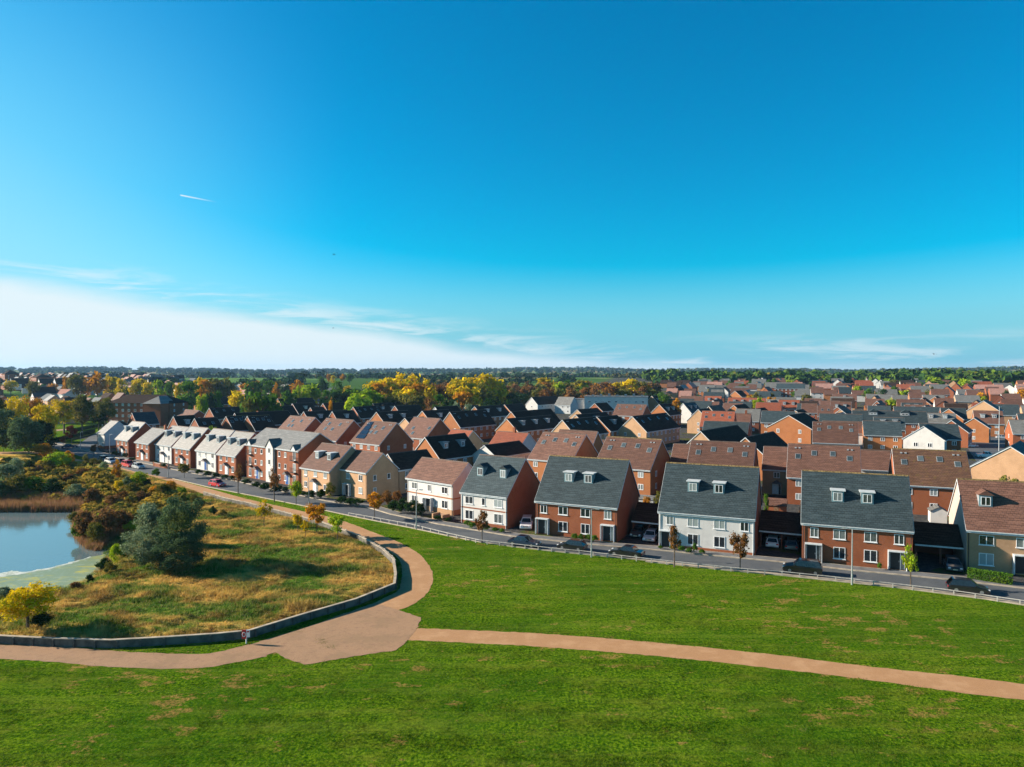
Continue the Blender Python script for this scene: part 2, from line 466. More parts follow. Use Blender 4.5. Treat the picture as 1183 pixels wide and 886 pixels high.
def height(X, Y):
    D = np.hypot(X, Y)
    z = 15 * ss(380, 1250, D)
    # low hills at the skyline
    A = np.arctan2(X, Y)
    hill = 19 + 5 * np.sin(A * 9 + 1) + 3 * np.sin(A * 23) + 2 * np.sin(A * 47 + 2)
    z = z + hill * ss(2300, 4300, D) - 10 * ss(1300, 2000, D) * (1 - ss(2000, 2600, D))
    im = inpoly(X, Y, MEADOW)
    dm = polydist(X, Y, MEADOW)
    dp = np.where(inpoly(X, Y, POND), -1, 1) * polydist(X, Y, POND)
    k = np.where(im, ss(0.2, 3.0, dm), 0)
    md = 0.22 * bumps(X, Y) + 0.42
    md = md * ss(-0.5, 7, dp) - 0.55 * (1 - ss(-1.0, 4.5, dp)) - 0.6 * (1 - ss(-4, 0, dp))
    return z + k * md
def hgt(x, y): return float(height(np.array([x], float), np.array([y], float))[0])

def geo(a, b, s0, r):
    o = [a]
    s = s0
    while (o[-1] < b if s0 > 0 else o[-1] > b): s *= r; o.append(o[-1] + s)
    return o
xs = list(np.arange(-100, 20, 1.0)); xs = sorted(geo(-101, -9000, -2, 1.09)) + xs + geo(20, 9000, 2, 1.09)
ys = list(np.arange(56, 170, 1.0)); ys = sorted(geo(55, -400, -2, 1.15)) + ys + geo(170, 9000, 2, 1.06)
XS, YS = np.meshgrid(np.array(xs), np.array(ys))
ZS = height(XS, YS)
nx, ny = len(xs), len(ys)
V = np.stack([XS, YS, ZS], -1).reshape(-1, 3)
idx = np.arange(nx * ny).reshape(ny, nx)
F = np.stack([idx[:-1, :-1], idx[:-1, 1:], idx[1:, 1:], idx[1:, :-1]], -1).reshape(-1, 4)
def npmesh(name, V, F, smooth=False):
    me = bpy.data.meshes.new(name)
    k = F.shape[1]
    me.vertices.add(len(V)); me.vertices.foreach_set('co', V.astype(np.float32).ravel())
    me.loops.add(F.size); me.loops.foreach_set('vertex_index', F.astype(np.int32).ravel())
    me.polygons.add(len(F)); me.polygons.foreach_set('loop_start', np.arange(0, F.size, k, dtype=np.int32))
    me.polygons.foreach_set('loop_total', np.full(len(F), k, np.int32))
    if smooth: me.polygons.foreach_set('use_smooth', np.ones(len(F), bool))
    me.update(calc_edges=True); me.validate()
    return me
gm = npmesh('ground', V, F, True)
inM = inpoly(XS, YS, MEADOW); dM = polydist(XS, YS, MEADOW)
mead = np.where(inM, ss(-0.5, 0.6, dM), ss(0.6, 0.0, dM) * 0).ravel()
dP = (np.where(inpoly(XS, YS, POND), -1, 1) * polydist(XS, YS, POND)).ravel()
est = ss(-1.5, 1.5, np.where(inpoly(XS, YS, ESTATE), 1, -1) * polydist(XS, YS, ESTATE)).ravel()
col = np.stack([mead, est, 1 - ss(0.5, 5, dP), np.ones_like(mead)], -1).astype(np.float32)
ca = gm.color_attributes.new('zone', 'FLOAT_COLOR', 'POINT')
ca.data.foreach_set('color', col.ravel())

def lawn_nodes(t, pos):
    big = snoise(t, pos, 0.07, 4, 0.6)
    mid = snoise(t, smap(t, pos, (0.35, 1.0, 1), rot=(0, 0, rad(-12))), 0.55, 6, 0.72)
    fine = snoise(t, smap(t, pos, (1, 0.8, 1)), 4.6, 5, 0.7)
    tuft = snoise(t, smap(t, pos, (0.8, 1.1, 1)), 2.2, 5, 0.85)
    c = smix(t, (0.022, 0.085, 0.003), (0.165, 0.270, 0.010), srange(t, fine, 0.37, 0.65))
    c = smix(t, c, (0.175, 0.215, 0.020), smath(t, 'MULTIPLY', srange(t, mid, 0.46, 0.66), 0.60))
    c = smix(t, c, (0.008, 0.046, 0.004), smath(t, 'MULTIPLY', srange(t, tuft, 0.51, 0.58), 0.70))
    c = smix(t, c, (0.032, 0.105, 0.005), smath(t, 'MULTIPLY', srange(t, big, 0.45, 0.60), 0.50))
    mow = snoise(t, smap(t, pos, (0.035, 0.9, 1), rot=(0, 0, rad(20))), 1.0, 3, 0.6)
    c = smix(t, c, (0.19, 0.26, 0.03), smath(t, 'MULTIPLY', srange(t, mow, 0.48, 0.64), 0.20))
    wea = snoise(t, smap(t, pos, (1, 1, 1), (7, 3, 0)), 0.75, 5, 0.8)
    c = smix(t, c, (0.24, 0.22, 0.06), smath(t, 'MULTIPLY', srange(t, wea, 0.58, 0.70), 0.45))
    # dead patches
    pn = snoise(t, smap(t, pos, (0.7, 1.25, 1)), 0.42, 7, 0.74)
    pc = snoise(t, pos, 0.045, 2, 0.5)
    dead = smath(t, 'MULTIPLY', srange(t, smath(t, 'ADD', pn, smath(t, 'MULTIPLY', pc, 0.35)), 0.755, 0.80), srange(t, fine, 0.35, 0.60))
    c = smix(t, c, (0.38, 0.215, 0.075), smath(t, 'MULTIPLY', dead, 0.80))
    return c, fine, tuft, mid
def meadow_colour(t, pos):
    a = snoise(t, smap(t, pos, (0.5, 1, 1), rot=(0, 0, rad(25))), 0.16, 5, 0.65, 0.6)
    b = snoise(t, pos, 0.9, 5, 0.7)
    b2 = snoise(t, smap(t, pos, (1, 1, 1), (40, 9, 0)), 0.22, 4, 0.7, 0.5)
    c = smix(t, (0.090, 0.18, 0.020), (0.62, 0.40, 0.105), srange(t, a, 0.44, 0.57))
    c = smix(t, c, (0.19, 0.085, 0.025), smath(t, 'MULTIPLY', srange(t, b2, 0.48, 0.60), 0.65))
    c = smix(t, c, (0.17, 0.26, 0.06), smath(t, 'MULTIPLY', srange(t, b, 0.5, 0.7), 0.5))
    return c, b
m, t, b = newmat('ground')
pos = geopos(t)
lc, fine, tuft, mid = lawn_nodes(t, pos)
mc, mb_ = meadow_colour(t, pos)
at = t.nodes.new('ShaderNodeAttribute'); at.attribute_name = 'zone'
sp = t.nodes.new('ShaderNodeSeparateColor'); t.links.new(at.outputs['Color'], sp.inputs[0])
c = smix(t, lc, mc, sp.outputs[0])
c = smix(t, c, (0.05, 0.04, 0.02), smath(t, 'MULTIPLY', sp.outputs[2], 0.8))
an = snoise(t, pos, 1.5, 5, 0.7)
ab = snoise(t, pos, 0.13, 2, 0.5)
asph = smix(t, (0.055, 0.06, 0.065), (0.12, 0.115, 0.105), srange(t, an, 0.4, 0.7))
gard = smix(t, (0.05, 0.10, 0.02), (0.12, 0.085, 0.05), srange(t, an, 0.4, 0.6))
ec = smix(t, asph, gard, srange(t, ab, 0.55, 0.60))
c = smix(t, c, ec, sp.outputs[1])
# distant fields
vo = t.nodes.new('ShaderNodeTexVoronoi'); vo.inputs['Scale'].default_value = 0.0042
wob = t.nodes.new('ShaderNodeVectorMath'); wob.operation = 'ADD'
t.links.new(pos, wob.inputs[0]); t.links.new(wob.outputs[0], vo.inputs['Vector'])
nv = t.nodes.new('ShaderNodeSeparateColor'); t.links.new(vo.outputs['Color'], nv.inputs[0])
fc = smix(t, (0.055, 0.12, 0.03), (0.25, 0.20, 0.11), srange(t, nv.outputs[0], 0.45, 0.6))
fc = smix(t, fc, (0.11, 0.20, 0.05), srange(t, nv.outputs[1], 0.6, 0.7))
ln = t.nodes.new('ShaderNodeVectorMath'); ln.operation = 'LENGTH'; t.links.new(pos, ln.inputs[0])
far = srange(t, ln.outputs['Value'], 420, 600)
far = smath(t, 'MULTIPLY', far, smath(t, 'SUBTRACT', 1.0, sp.outputs[1], clamp=True))
c = smix(t, c, fc, far)
t.links.new(c, b.inputs['Base Color'])
setb(b, Roughness=0.95); b.inputs['Specular IOR Level'].default_value = 0.0
hh = smath(t, 'ADD', smath(t, 'MULTIPLY', fine, 0.7), smath(t, 'ADD', tuft, smath(t, 'MULTIPLY', mid, 0.8)))
bump(t, b, hh, 0.9, 0.30)
tag(link('ground', gm, m), kind='structure')

# ---------------------------------------------------------------- pond
m, t, b = newmat('pond_water')
pos = geopos(t)
n = snoise(t, smap(t, pos, (0.6, 2.2, 1)), 1.2, 3)
t.links.new(smix(t, (0.11, 0.17, 0.19), (0.13, 0.19, 0.205), n), b.inputs['Base Color'])
setb(b, Roughness=0.05); b.inputs['Specular IOR Level'].default_value = 1.0
bump(t, b, n, 0.25, 0.03)
m2, t, b = newmat('pond_algae')
pos = geopos(t)
n = snoise(t, smap(t, pos, (0.5, 1, 1)), 0.5, 6, 0.7, 1.0)
n2 = snoise(t, pos, 1.6, 5, 0.7)
cc = smix(t, (0.19, 0.25, 0.13), (0.40, 0.38, 0.05), srange(t, n, 0.48, 0.62))
cc = smix(t, cc, (0.30, 0.38, 0.30), smath(t, 'MULTIPLY', srange(t, n2, 0.5, 0.7), 0.7))
t.links.new(cc, b.inputs['Base Color']); setb(b, Roughness=0.45)
m3, t, b = newmat('pond_scum')
pos = geopos(t)
n2 = snoise(t, pos, 1.2, 4, 0.7)
t.links.new(smix(t, (0.30, 0.36, 0.28), (0.55, 0.58, 0.52), srange(t, n2, 0.4, 0.6)), b.inputs['Base Color']); setb(b, Roughness=0.6)
def smooth_loop(poly, n=6):
    o = []
    k = len(poly)
    for i in range(k):
        p0, p1, p2, p3 = [Vector(poly[(i + j) % k]) for j in (-1, 0, 1, 2)]
        if (p2 - p1).length > 12 or (p1 - p0).normalized().dot((p2 - p1).normalized()) < .3 or (p3 - p2).normalized().dot((p2 - p1).normalized()) < .3:
            o.append((p1.x, p1.y)); continue
        for j in range(n):
            t_ = j / n
            q = .5 * ((2 * p1) + (p2 - p0) * t_ + (2 * p0 - 5 * p1 + 4 * p2 - p3) * t_ ** 2 + (3 * p1 - p0 - 3 * p2 + p3) * t_ ** 3)
            o.append((q.x, q.y))
    return o
def sheet(name, poly, z, mat, sub=0, jit=0.0, seed=0, kind='structure', label=None, cat=None):
    """flat sheet from an outline; the outline may be resampled finely and made uneven"""
    r = random.Random(seed)
    if sub:
        q = []
        n = len(poly)
        for i in range(n):
            a, b_ = Vector(poly[i]), Vector(poly[(i + 1) % n])
            k = min(400, max(1, int((b_ - a).length / sub)))
            nrm = (b_ - a).orthogonal().normalized()
            for j in range(k):
                p = a.lerp(b_, j / k) + nrm * r.uniform(-jit, jit)
                q.append((p.x, p.y))
        poly = q
    from mathutils.geometry import tessellate_polygon
    vs = [(x, y, z) for x, y in poly]
    tri = tessellate_polygon([[Vector(v) for v in vs]])
    me = bpy.data.meshes.new(name); me.from_pydata(vs, [], [tuple(x) for x in tri])
    bm = bmesh.new(); bm.from_mesh(me); bmesh.ops.recalc_face_normals(bm, faces=bm.faces)
    for f in bm.faces:
        if f.normal.z < 0: f.normal_flip()
    bm.to_mesh(me); bm.free()
    o = link(name, me, mat)
    tag(o, label, cat, kind=kind)
    return o
wp = [(P(-420, 570, -.4).x, P(-420, 570, -.4).y), (P(140, 570, -.4).x, P(140, 578, -.4).y), (P(150, 640, -.4).x, P(150, 640, -.4).y), (P(112, 690, -.4).x, P(112, 688, -.4).y), (P(-420, 700, -.4).x, P(-420, 700, -.4).y)]
sheet('pond_water', wp, -0.4, MATS['pond_water'])
al = pts([(-300, 664), (-120, 668), (0, 664.5), (30, 661.5), (62, 656), (88, 648.5), (104, 643.5), (121, 640), (124, 648), (113, 662), (100, 674), (74, 684), (38, 688), (0, 692), (-200, 696), (-300, 690)], -0.394)
sheet('pond_algae', al, -0.394, MATS['pond_algae'], 0.6, 0.35, 3, kind='stuff', label='pale green and yellow algae mat along the near edge of the pond', cat='algae')
sc_ = pts([(-300, 661), (-120, 665), (0, 662.5), (12, 659.5), (30, 660.5), (62, 654.5), (88, 647.5), (106, 642.5), (106, 643.5), (88, 649), (62, 656.5), (30, 662.5), (0, 666.5), (-120, 669), (-300, 665)], -0.390)
sheet('pond_scum', sc_, -0.390, MATS['pond_scum'], 0.4, 0.22, 4, kind='stuff', label='thin white line of scum drawn across the pond beside the algae', cat='scum')

# ---------------------------------------------------------------- paths
m, t, b = newmat('path_gravel')
pos = geopos(t)
g1 = snoise(t, pos, 18, 4, 0.8); g2 = snoise(t, pos, 0.5, 5, 0.7); g3 = snoise(t, smap(t, pos, (1, 1, 1)), 1.7, 4, 0.7)
g4 = snoise(t, pos, 0.12, 2)
cc = smix(t, (0.33, 0.18, 0.085), (0.45, 0.255, 0.125), srange(t, g1, 0.35, 0.65))
cc = smix(t, cc, (0.49, 0.295, 0.155), smath(t, 'MULTIPLY', srange(t, g2, 0.45, 0.65), 0.6))
cc = smix(t, cc, (0.33, 0.20, 0.12), smath(t, 'MULTIPLY', srange(t, g3, 0.60, 0.75), 0.5))
t.links.new(cc, b.inputs['Base Color']); setb(b, Roughness=0.9); b.inputs['Specular IOR Level'].default_value = 0.15
bump(t, b, g1, 0.4, 0.02)
m, t, b = newmat('path_worn')
pos = geopos(t)
g1 = snoise(t, pos, 14, 4, 0.8); g2 = snoise(t, pos, 0.35, 5, 0.7); g3 = snoise(t, pos, 1.7, 4, 0.7)
cc = smix(t, (0.29, 0.175, 0.10), (0.38, 0.24, 0.14), srange(t, g1, 0.35, 0.65))
cc = smix(t, cc, (0.27, 0.175, 0.10), smath(t, 'MULTIPLY', srange(t, g2, 0.45, 0.62), 0.8))
cc = smix(t, cc, (0.25, 0.15, 0.095), smath(t, 'MULTIPLY', srange(t, g3, 0.52, 0.66), 0.7))
t.links.new(cc, b.inputs['Base Color']); setb(b, Roughness=0.9); b.inputs['Specular IOR Level'].default_value = 0.15
bump(t, b, g1, 0.4, 0.02)
P_NORTH = [(432, 697), (445, 690), (458, 683.5), (463, 675), (464, 656), (459, 644), (445, 635), (427, 625.5), (412, 619), (398, 613.5), (371, 604), (335, 594.5), (288, 582.5), (250, 574), (236, 571), (205, 560), (170, 549.5), (127, 540.5), (84, 532), (42, 524.5), (0, 525), (-150, 526), (-150, 522.5), (0, 522), (42, 522), (84, 529.5), (127, 537), (172, 545.5), (200, 553.5), (238, 563.5), (284.5, 576.4), (348, 590.2), (384, 598), (411, 607), (440, 618.3), (458, 625), (473, 633), (484, 640), (491, 647), (498, 657), (500.5, 667), (497.3, 679), (491, 687.5), (483.3, 694.4), (465.6, 703.3), (455, 704)]
sheet('footpath', smooth_loop(pts(P_NORTH)), 0.016, MATS['path_gravel'], 0.4, 0.07, 7)
P_PLAZA = [(432.6, 696.5), (457, 703.8), (487, 713.4), (482, 726), (478, 731), (470.6, 740), (458, 751.5), (427.5, 755.3), (382, 763), (351.4, 768), (333, 762), (318.5, 754), (300, 759.5), (300, 741), (351, 725.5)]
sheet('path_junction', pts(P_PLAZA), 0.020, MATS['path_worn'], 0.4, 0.09, 8)
P_WEST = [(308, 739.5), (308, 758.5), (253.6, 769), (210.5, 772.5), (152, 771.8), (101.4, 768.5), (50.7, 764), (0, 761.6), (-150, 756), (-300, 753), (-300, 737), (-150, 740), (0, 744.4), (76, 747), (126.8, 751.5), (177.5, 754.5), (241, 754.8), (274, 747.7)]
sheet('footpath', smooth_loop(pts(P_WEST)), 0.012, MATS['path_worn'], 0.4, 0.08, 9)
P_EAST = [(471, 739.5), (482, 725.7), (598, 730.4), (701.5, 737.5), (800, 746.4), (900, 757), (1000, 769.5), (1100, 780), (1183, 790.5), (1400, 818), (1600, 846), (1600, 868), (1400, 838), (1183, 809), (1100, 799), (1000, 785), (900, 773), (800, 762), (701.5, 753.2), (598, 745.5)]
sheet('footpath', smooth_loop(pts(P_EAST)), 0.012, MATS['path_gravel'], 0.4, 0.08, 10)
P_PARK = [(-100, 515), (10, 509), (35, 505), (50, 499), (62, 496.5), (80, 495), (80, 496.5), (64, 498), (53, 501), (38, 506.5), (12, 511), (-100, 518)]
sheet('footpath', pts(P_PARK), 0.016, MATS['path_worn'], 1.0, 0.05, 12)

# ---------------------------------------------------------------- road
m, t, b = newmat('asphalt')
pos = geopos(t)
g1 = snoise(t, pos, 10, 4, 0.8); g2 = snoise(t, pos, 0.25, 5, 0.65); g3 = snoise(t, pos, 1.2, 4, 0.7)
cc = smix(t, (0.060, 0.070, 0.080), (0.095, 0.105, 0.115), srange(t, g1, 0.3, 0.7))
cc = smix(t, cc, (0.12, 0.13, 0.135), smath(t, 'MULTIPLY', srange(t, g2, 0.45, 0.65), 0.6))
cc = smix(t, cc, (0.05, 0.055, 0.06), smath(t, 'MULTIPLY', srange(t, g3, 0.55, 0.7), 0.4))
t.links.new(cc, b.inputs['Base Color']); setb(b, Roughness=0.8); b.inputs['Specular IOR Level'].default_value = 0.3
plain('pavement_tarmac', (0.13, 0.135, 0.14), 0.85, var=0.2, scale=0.8)
plain('kerb_concrete', (0.36, 0.31, 0.235), 0.8, var=0.2, scale=1.5)
plain('block_paving', (0.32, 0.20, 0.13), 0.85, var=0.25, scale=2)
sheet('road', road_near + road_far[::-1], 0.02, MATS['asphalt'])
SIDE = pts([(86, 518), (94, 511), (104, 504), (118, 496), (126, 490), (131, 491), (124, 498), (116, 506), (112, 512), (114, 520), (127, 527.5)])
sheet('side_road', SIDE, 0.024, MATS['asphalt'])
def offset(line, d):
    o = []
    for i, p in enumerate(line):
        a = Vector(line[max(0, i - 1)]); c = Vector(line[min(len(line) - 1, i + 1)])
        t_ = (c - a).normalized(); n_ = Vector((-t_.y, t_.x))
        o.append((p[0] + n_.x * d, p[1] + n_.y * d))
    return o
def strip(name, l0, l1, z, mat, kind='structure', base=None):
    mb = MB()
    n = len(l0)
    vs = [(x, y, z) for x, y in l0] + [(x, y, z) for x, y in l1]
    fs = [(i, i + 1, n + i + 1, n + i) for i in range(n - 1)]
    if base is not None:
        vs += [(x, y, base) for x, y in l0] + [(x, y, base) for x, y in l1]
        fs += [(2 * n + i, 2 * n + i + 1, i + 1, i) for i in range(n - 1)] + [(n + i, n + i + 1, 3 * n + i + 1, 3 * n + i) for i in range(n - 1)]
    mb.add(vs, fs)
    o = mb.build(name, mat); tag(o, kind=kind); return o
strip('kerb', road_far, offset(road_far, 0.28), 0.14, MATS['kerb_concrete'], base=0.0)
strip('pavement', offset(road_far, 0.28), offset(road_far, 2.0), 0.13, MATS['pavement_tarmac'], base=0.0)
strip('pavement_edging', offset(road_far, 2.0), offset(road_far, 2.14), 0.135, MATS['kerb_concrete'], base=0.0)
strip('kerb', road_near[4:], offset(road_near[4:], -0.18), 0.13, MATS['kerb_concrete'], base=0.0)
# narrow footway on the lawn side at the right
strip('pavement', offset(road_near[15:], -0.18), offset(road_near[15:], -0.75), 0.11, MATS['kerb_concrete'], base=0.0)

# worn car-park tarmac at the right behind the houses
for poly in ([(1112, 509), (1183, 500), (1240, 520), (1180, 540), (1128, 533)],):
    sheet('car_park', pts(poly), 0.03, MATS['asphalt'])

# ---------------------------------------------------------------- timber wall round the meadow
plain('wall_timber', (0.10, 0.095, 0.08), 0.9, var=0.4, scale=1.2)
plain('wall_cap', (0.38, 0.32, 0.235), 0.85, var=0.3, scale=1.0)
plain('wall_post_sunlit', (0.55, 0.50, 0.42), 0.85, var=0.3)
root = empty('retaining_wall', (wall_line[0][0], wall_line[0][1], 0))
tag(root, 'low weathered timber wall with pale coping curving between the meadow and the path', 'wall')
ox, oy = wall_line[0]
wl = [(x - ox, y - oy) for x, y in wall_line]
def wallstrip(name, d0, d1, z0, z1, mat, hfn=None):
    a, c = offset(wl, d0), offset(wl, d1); n = len(wl); mb = MB()
    zz = [hfn(i) if hfn else 1.0 for i in range(n)]
    vs = [(*a[i], z0) for i in range(n)] + [(*a[i], z1 * zz[i]) for i in range(n)] + [(*c[i], z1 * zz[i]) for i in range(n)] + [(*c[i], z0) for i in range(n)]
    fs = []
    for i in range(n - 1):
        fs += [(i, i + 1, n + i + 1, n + i), (n + i, n + i + 1, 2 * n + i + 1, 2 * n + i), (2 * n + i, 2 * n + i + 1, 3 * n + i + 1, 3 * n + i)]
    fs += [(0, n, 2 * n, 3 * n), (n - 1, 4 * n - 1, 3 * n - 1, 2 * n - 1)]
    return mb.add(vs, fs).build(name, mat, root)
wallstrip('timber_face', 0.0, 0.22, 0.0, 0.70, MATS['wall_timber'])
mb = MB()
a, c = offset(wl, -0.05), offset(wl, 0.28); n = len(wl)
for z0, z1 in ((0.703, 0.76),):
    vs = [(*a[i], z0) for i in range(n)] + [(*a[i], z1) for i in range(n)] + [(*c[i], z1) for i in range(n)] + [(*c[i], z0) for i in range(n)]
    fs = []
    for i in range(n - 1):
        for k in range(4): fs.append((k * n + i, k * n + i + 1, ((k + 1) % 4) * n + i + 1, ((k + 1) % 4) * n + i))
    mb.add(vs, fs)
mb.build('coping', MATS['wall_cap'], root)
# upright posts
pl = []
acc = 0.0
for i in range(len(wl) - 1):
    A, B_ = Vector(wl[i]), Vector(wl[i + 1]); L = (B_ - A).length
    s = acc
    while s < L:
        pl.append((A.lerp(B_, s / L), (B_ - A).normalized())); s += 2.0
    acc = s - L
rr = random.Random(3)
pp = [q for q in pl if q[0].x + ox > -62]
pm = MB().box(-0.08, 0.08, -0.07, 0.07, 0, 0.80).mesh('post')
step = max(1, math.ceil(len(pp) / 98))
for q in pp[::step]:
    p = q[0]; n_ = Vector((q[1].y, -q[1].x))
    p = p + n_ * 0.085
    link('post', pm, MATS['wall_post_sunlit' if p.y + oy > 88 else 'wall_timber'], root, (p.x, p.y, 0), (0, 0, math.atan2(q[1].y, q[1].x)), (1, 1, rr.uniform(0.95, 1.05) if p.y + oy > 88 else .84))  # sunlit stretch painted pale, shaded front dark: light put into the post colour

# ---------------------------------------------------------------- knee rail along the road
RAIL = [(405, 595.3), (440, 601.5), (478, 608.5), (520, 619), (556, 627), (600, 632), (650, 637.5), (676, 640), (747, 648.5), (798, 654), (836, 658), (875, 662), (900, 663.5), (957, 669.3), (1000, 674.2), (1042.6, 679), (1090, 684.5), (1138.6, 691.5), (1183, 698), (1330, 721), (1450, 741)]
rl = pts(RAIL)
rl = offset(rl, -0.45)
root = empty('knee_rail_fence', (rl[0][0], rl[0][1], 0)); tag(root, 'long low pale timber rail on short posts between the grass and the road', 'fence')
ox, oy = rl[0]
rl = [Vector((x - ox, y - oy)) for x, y in rl]
mb = MB()
for a, c in zip(rl[:-1], rl[1:]): mb.beam((a.x, a.y, 0.52), (c.x, c.y, 0.52), 0.09, 0.07)
mb.build('rail', MATS['post_white'], root)
pm = MB().box(-0.055, 0.055, -0.055, 0.055, 0, 0.482).mesh('post')
acc = 0
for a, c in zip(rl[:-1], rl[1:]):
    L = (c - a).length; s = acc
    while s < L:
        p = a.lerp(c, s / L); link('post', pm, MATS['post_white'], root, (p.x, p.y, 0), (0, 0, math.atan2(c.y - a.y, c.x - a.x))); s += 2.0
    acc = s - L
# ---------------------------------------------------------------- houses
_wc = {}
def win_mesh(w, h, lights=2, sill=True, far=False):
    k = (round(w, 2), round(h, 2), lights, sill, far)
    if k in _wc: return _wc[k]
    f = MB()
    t_, d = (0.075, 0.05) if not far else (0.12, 0.05)
    f.box(-w / 2, w / 2, -d, 0.0, h - t_, h); f.box(-w / 2, w / 2, -d, 0.0, 0, t_)
    f.box(-w / 2, -w / 2 + t_, -d, 0.0, t_, h - t_); f.box(w / 2 - t_, w / 2, -d, 0.0, t_, h - t_)
    for i in range(1, lights):
        x = -w / 2 + w * i / lights
        f.box(x - t_ * .6, x + t_ * .6, -d, 0.0, t_, h - t_)
    if sill: f.box(-w / 2 - 0.08, w / 2 + 0.08, -0.12, 0.0, -0.09, -0.003)
    g = MB().box(-w / 2 + t_, w / 2 - t_, -0.025, -0.002, t_, h - t_)
    _wc[k] = (f.mesh('window'), g.mesh('pane')); return _wc[k]
ROT = {'f': 0, 'r': math.pi / 2, 'b': math.pi, 'l': -math.pi / 2}
def face_pt(face, u, z, L, W):
    return {'f': (u, -W / 2, z), 'b': (-u, W / 2, z), 'r': (L / 2, u, z), 'l': (-L / 2, -u, z)}[face]
def window(root, face, u, z, w, h, L, W, lights=2, sill=True, panes=True, far=False, off=0.0):
    f, g = win_mesh(w, h, lights, sill, far)
    p = Vector(face_pt(face, u, z, L, W))
    n = Vector((math.sin(ROT[face]), -math.cos(ROT[face]), 0))
    o = link('window', f, MATS['upvc_white'], root, p + n * (0.002 + off), (0, 0, ROT[face]))
    if panes: link('pane', g, MATS['window_glass'], o)
    return o
_mc = {}
def cached(key, fn):
    if key not in _mc: _mc[key] = fn()
    return _mc[key]
def m_wall(L, W, he, hr):
    return MB().prism([(-W / 2, 0), (W / 2, 0), (W / 2, he), (0, hr), (-W / 2, he)], -L / 2, L / 2, 'x').mesh('wall')
def m_roof(L, W, he, hr, oe=0.30, og=0.12, t=0.16):
    s = (hr - he) / (W / 2); y = W / 2 + oe
    z0 = he - oe * s; up = t * math.sqrt(1 + s * s)
    e = 0.004
    return MB().prism([(-y, z0 + e), (0, hr + e), (y, z0 + e), (y, z0 + up), (0, hr + up), (-y, z0 + up)], -L / 2 - og, L / 2 + og, 'x').mesh('roof')
def m_hip(L, W, he, hr, oe=0.35):
    x, y = L / 2 + oe, W / 2 + oe
    r = max(0.2, x - y)
    z = he + 0.02
    vs = [(-x, -y, z), (x, -y, z), (x, y, z), (-x, y, z), (-r, 0, hr), (r, 0, hr), (-x, -y, z - .12), (x, -y, z - .12), (x, y, z - .12), (-x, y, z - .12)]
    return MB().add(vs, [(0, 1, 5, 4), (1, 2, 5), (2, 3, 4, 5), (3, 0, 4), (6, 7, 1, 0), (7, 8, 2, 1), (8, 9, 3, 2), (9, 6, 0, 3), (9, 8, 7, 6)]).mesh('roof')
DOOR = {}
def door(root, face, u, L, W, mat='door_black', canopy='flat', off=0.0, side=True):
    if 'f' not in DOOR:
        f = MB(); f.box(-0.85, -0.78, -0.06, 0, 0, 2.2); f.box(0.78, 0.85, -0.06, 0, 0, 2.2); f.box(-0.78, 0.78, -0.06, 0, 2.13, 2.2); f.box(0.32, 0.40, -0.06, 0, 0, 2.13)
        DOOR['f'] = f.mesh('door_frame')
        DOOR['d'] = MB().box(-0.78, 0.32, -0.04, -0.003, 0.05, 2.13).mesh('door')
        DOOR['g'] = MB().box(0.40, 0.78, -0.03, -0.003, 0.05, 2.13).mesh('side_light')
        c = MB(); c.box(-1.05, 1.05, -0.75, 0, 2.32, 2.44); c.box(-1.05, -0.98, -0.7, -0.03, 0, 2.32); c.box(0.98, 1.05, -0.7, -0.03, 0, 2.32)
        DOOR['flat'] = c.mesh('canopy')
        DOOR['gable'] = MB().prism([(-0.95, 2.3), (0.95, 2.3), (0, 3.0)], -0.9, 0, 'y').mesh('canopy')
        DOOR['h'] = MB().box(0.18, 0.24, -0.09, -0.04, 0.95, 1.15).mesh('handle')
    p = Vector(face_pt(face, u, 0.1, L, W)); a = ROT[face]
    p += Vector((math.sin(a), -math.cos(a), 0)) * (0.003 + off)
    d = link('door', DOOR['d'], MATS[mat], root, p, (0, 0, a))
    link('frame', DOOR['f'], MATS['upvc_white'], d)
    link('side_light', DOOR['g'], MATS['window_glass'], d)
    link('handle', DOOR['h'], MATS['steel_grey'], d)
    if canopy: link('canopy', DOOR[canopy], MATS['fascia_white'] if canopy == 'flat' else MATS['tile_porch'], root, p + Vector((0, 0, 0)), (0, 0, a))
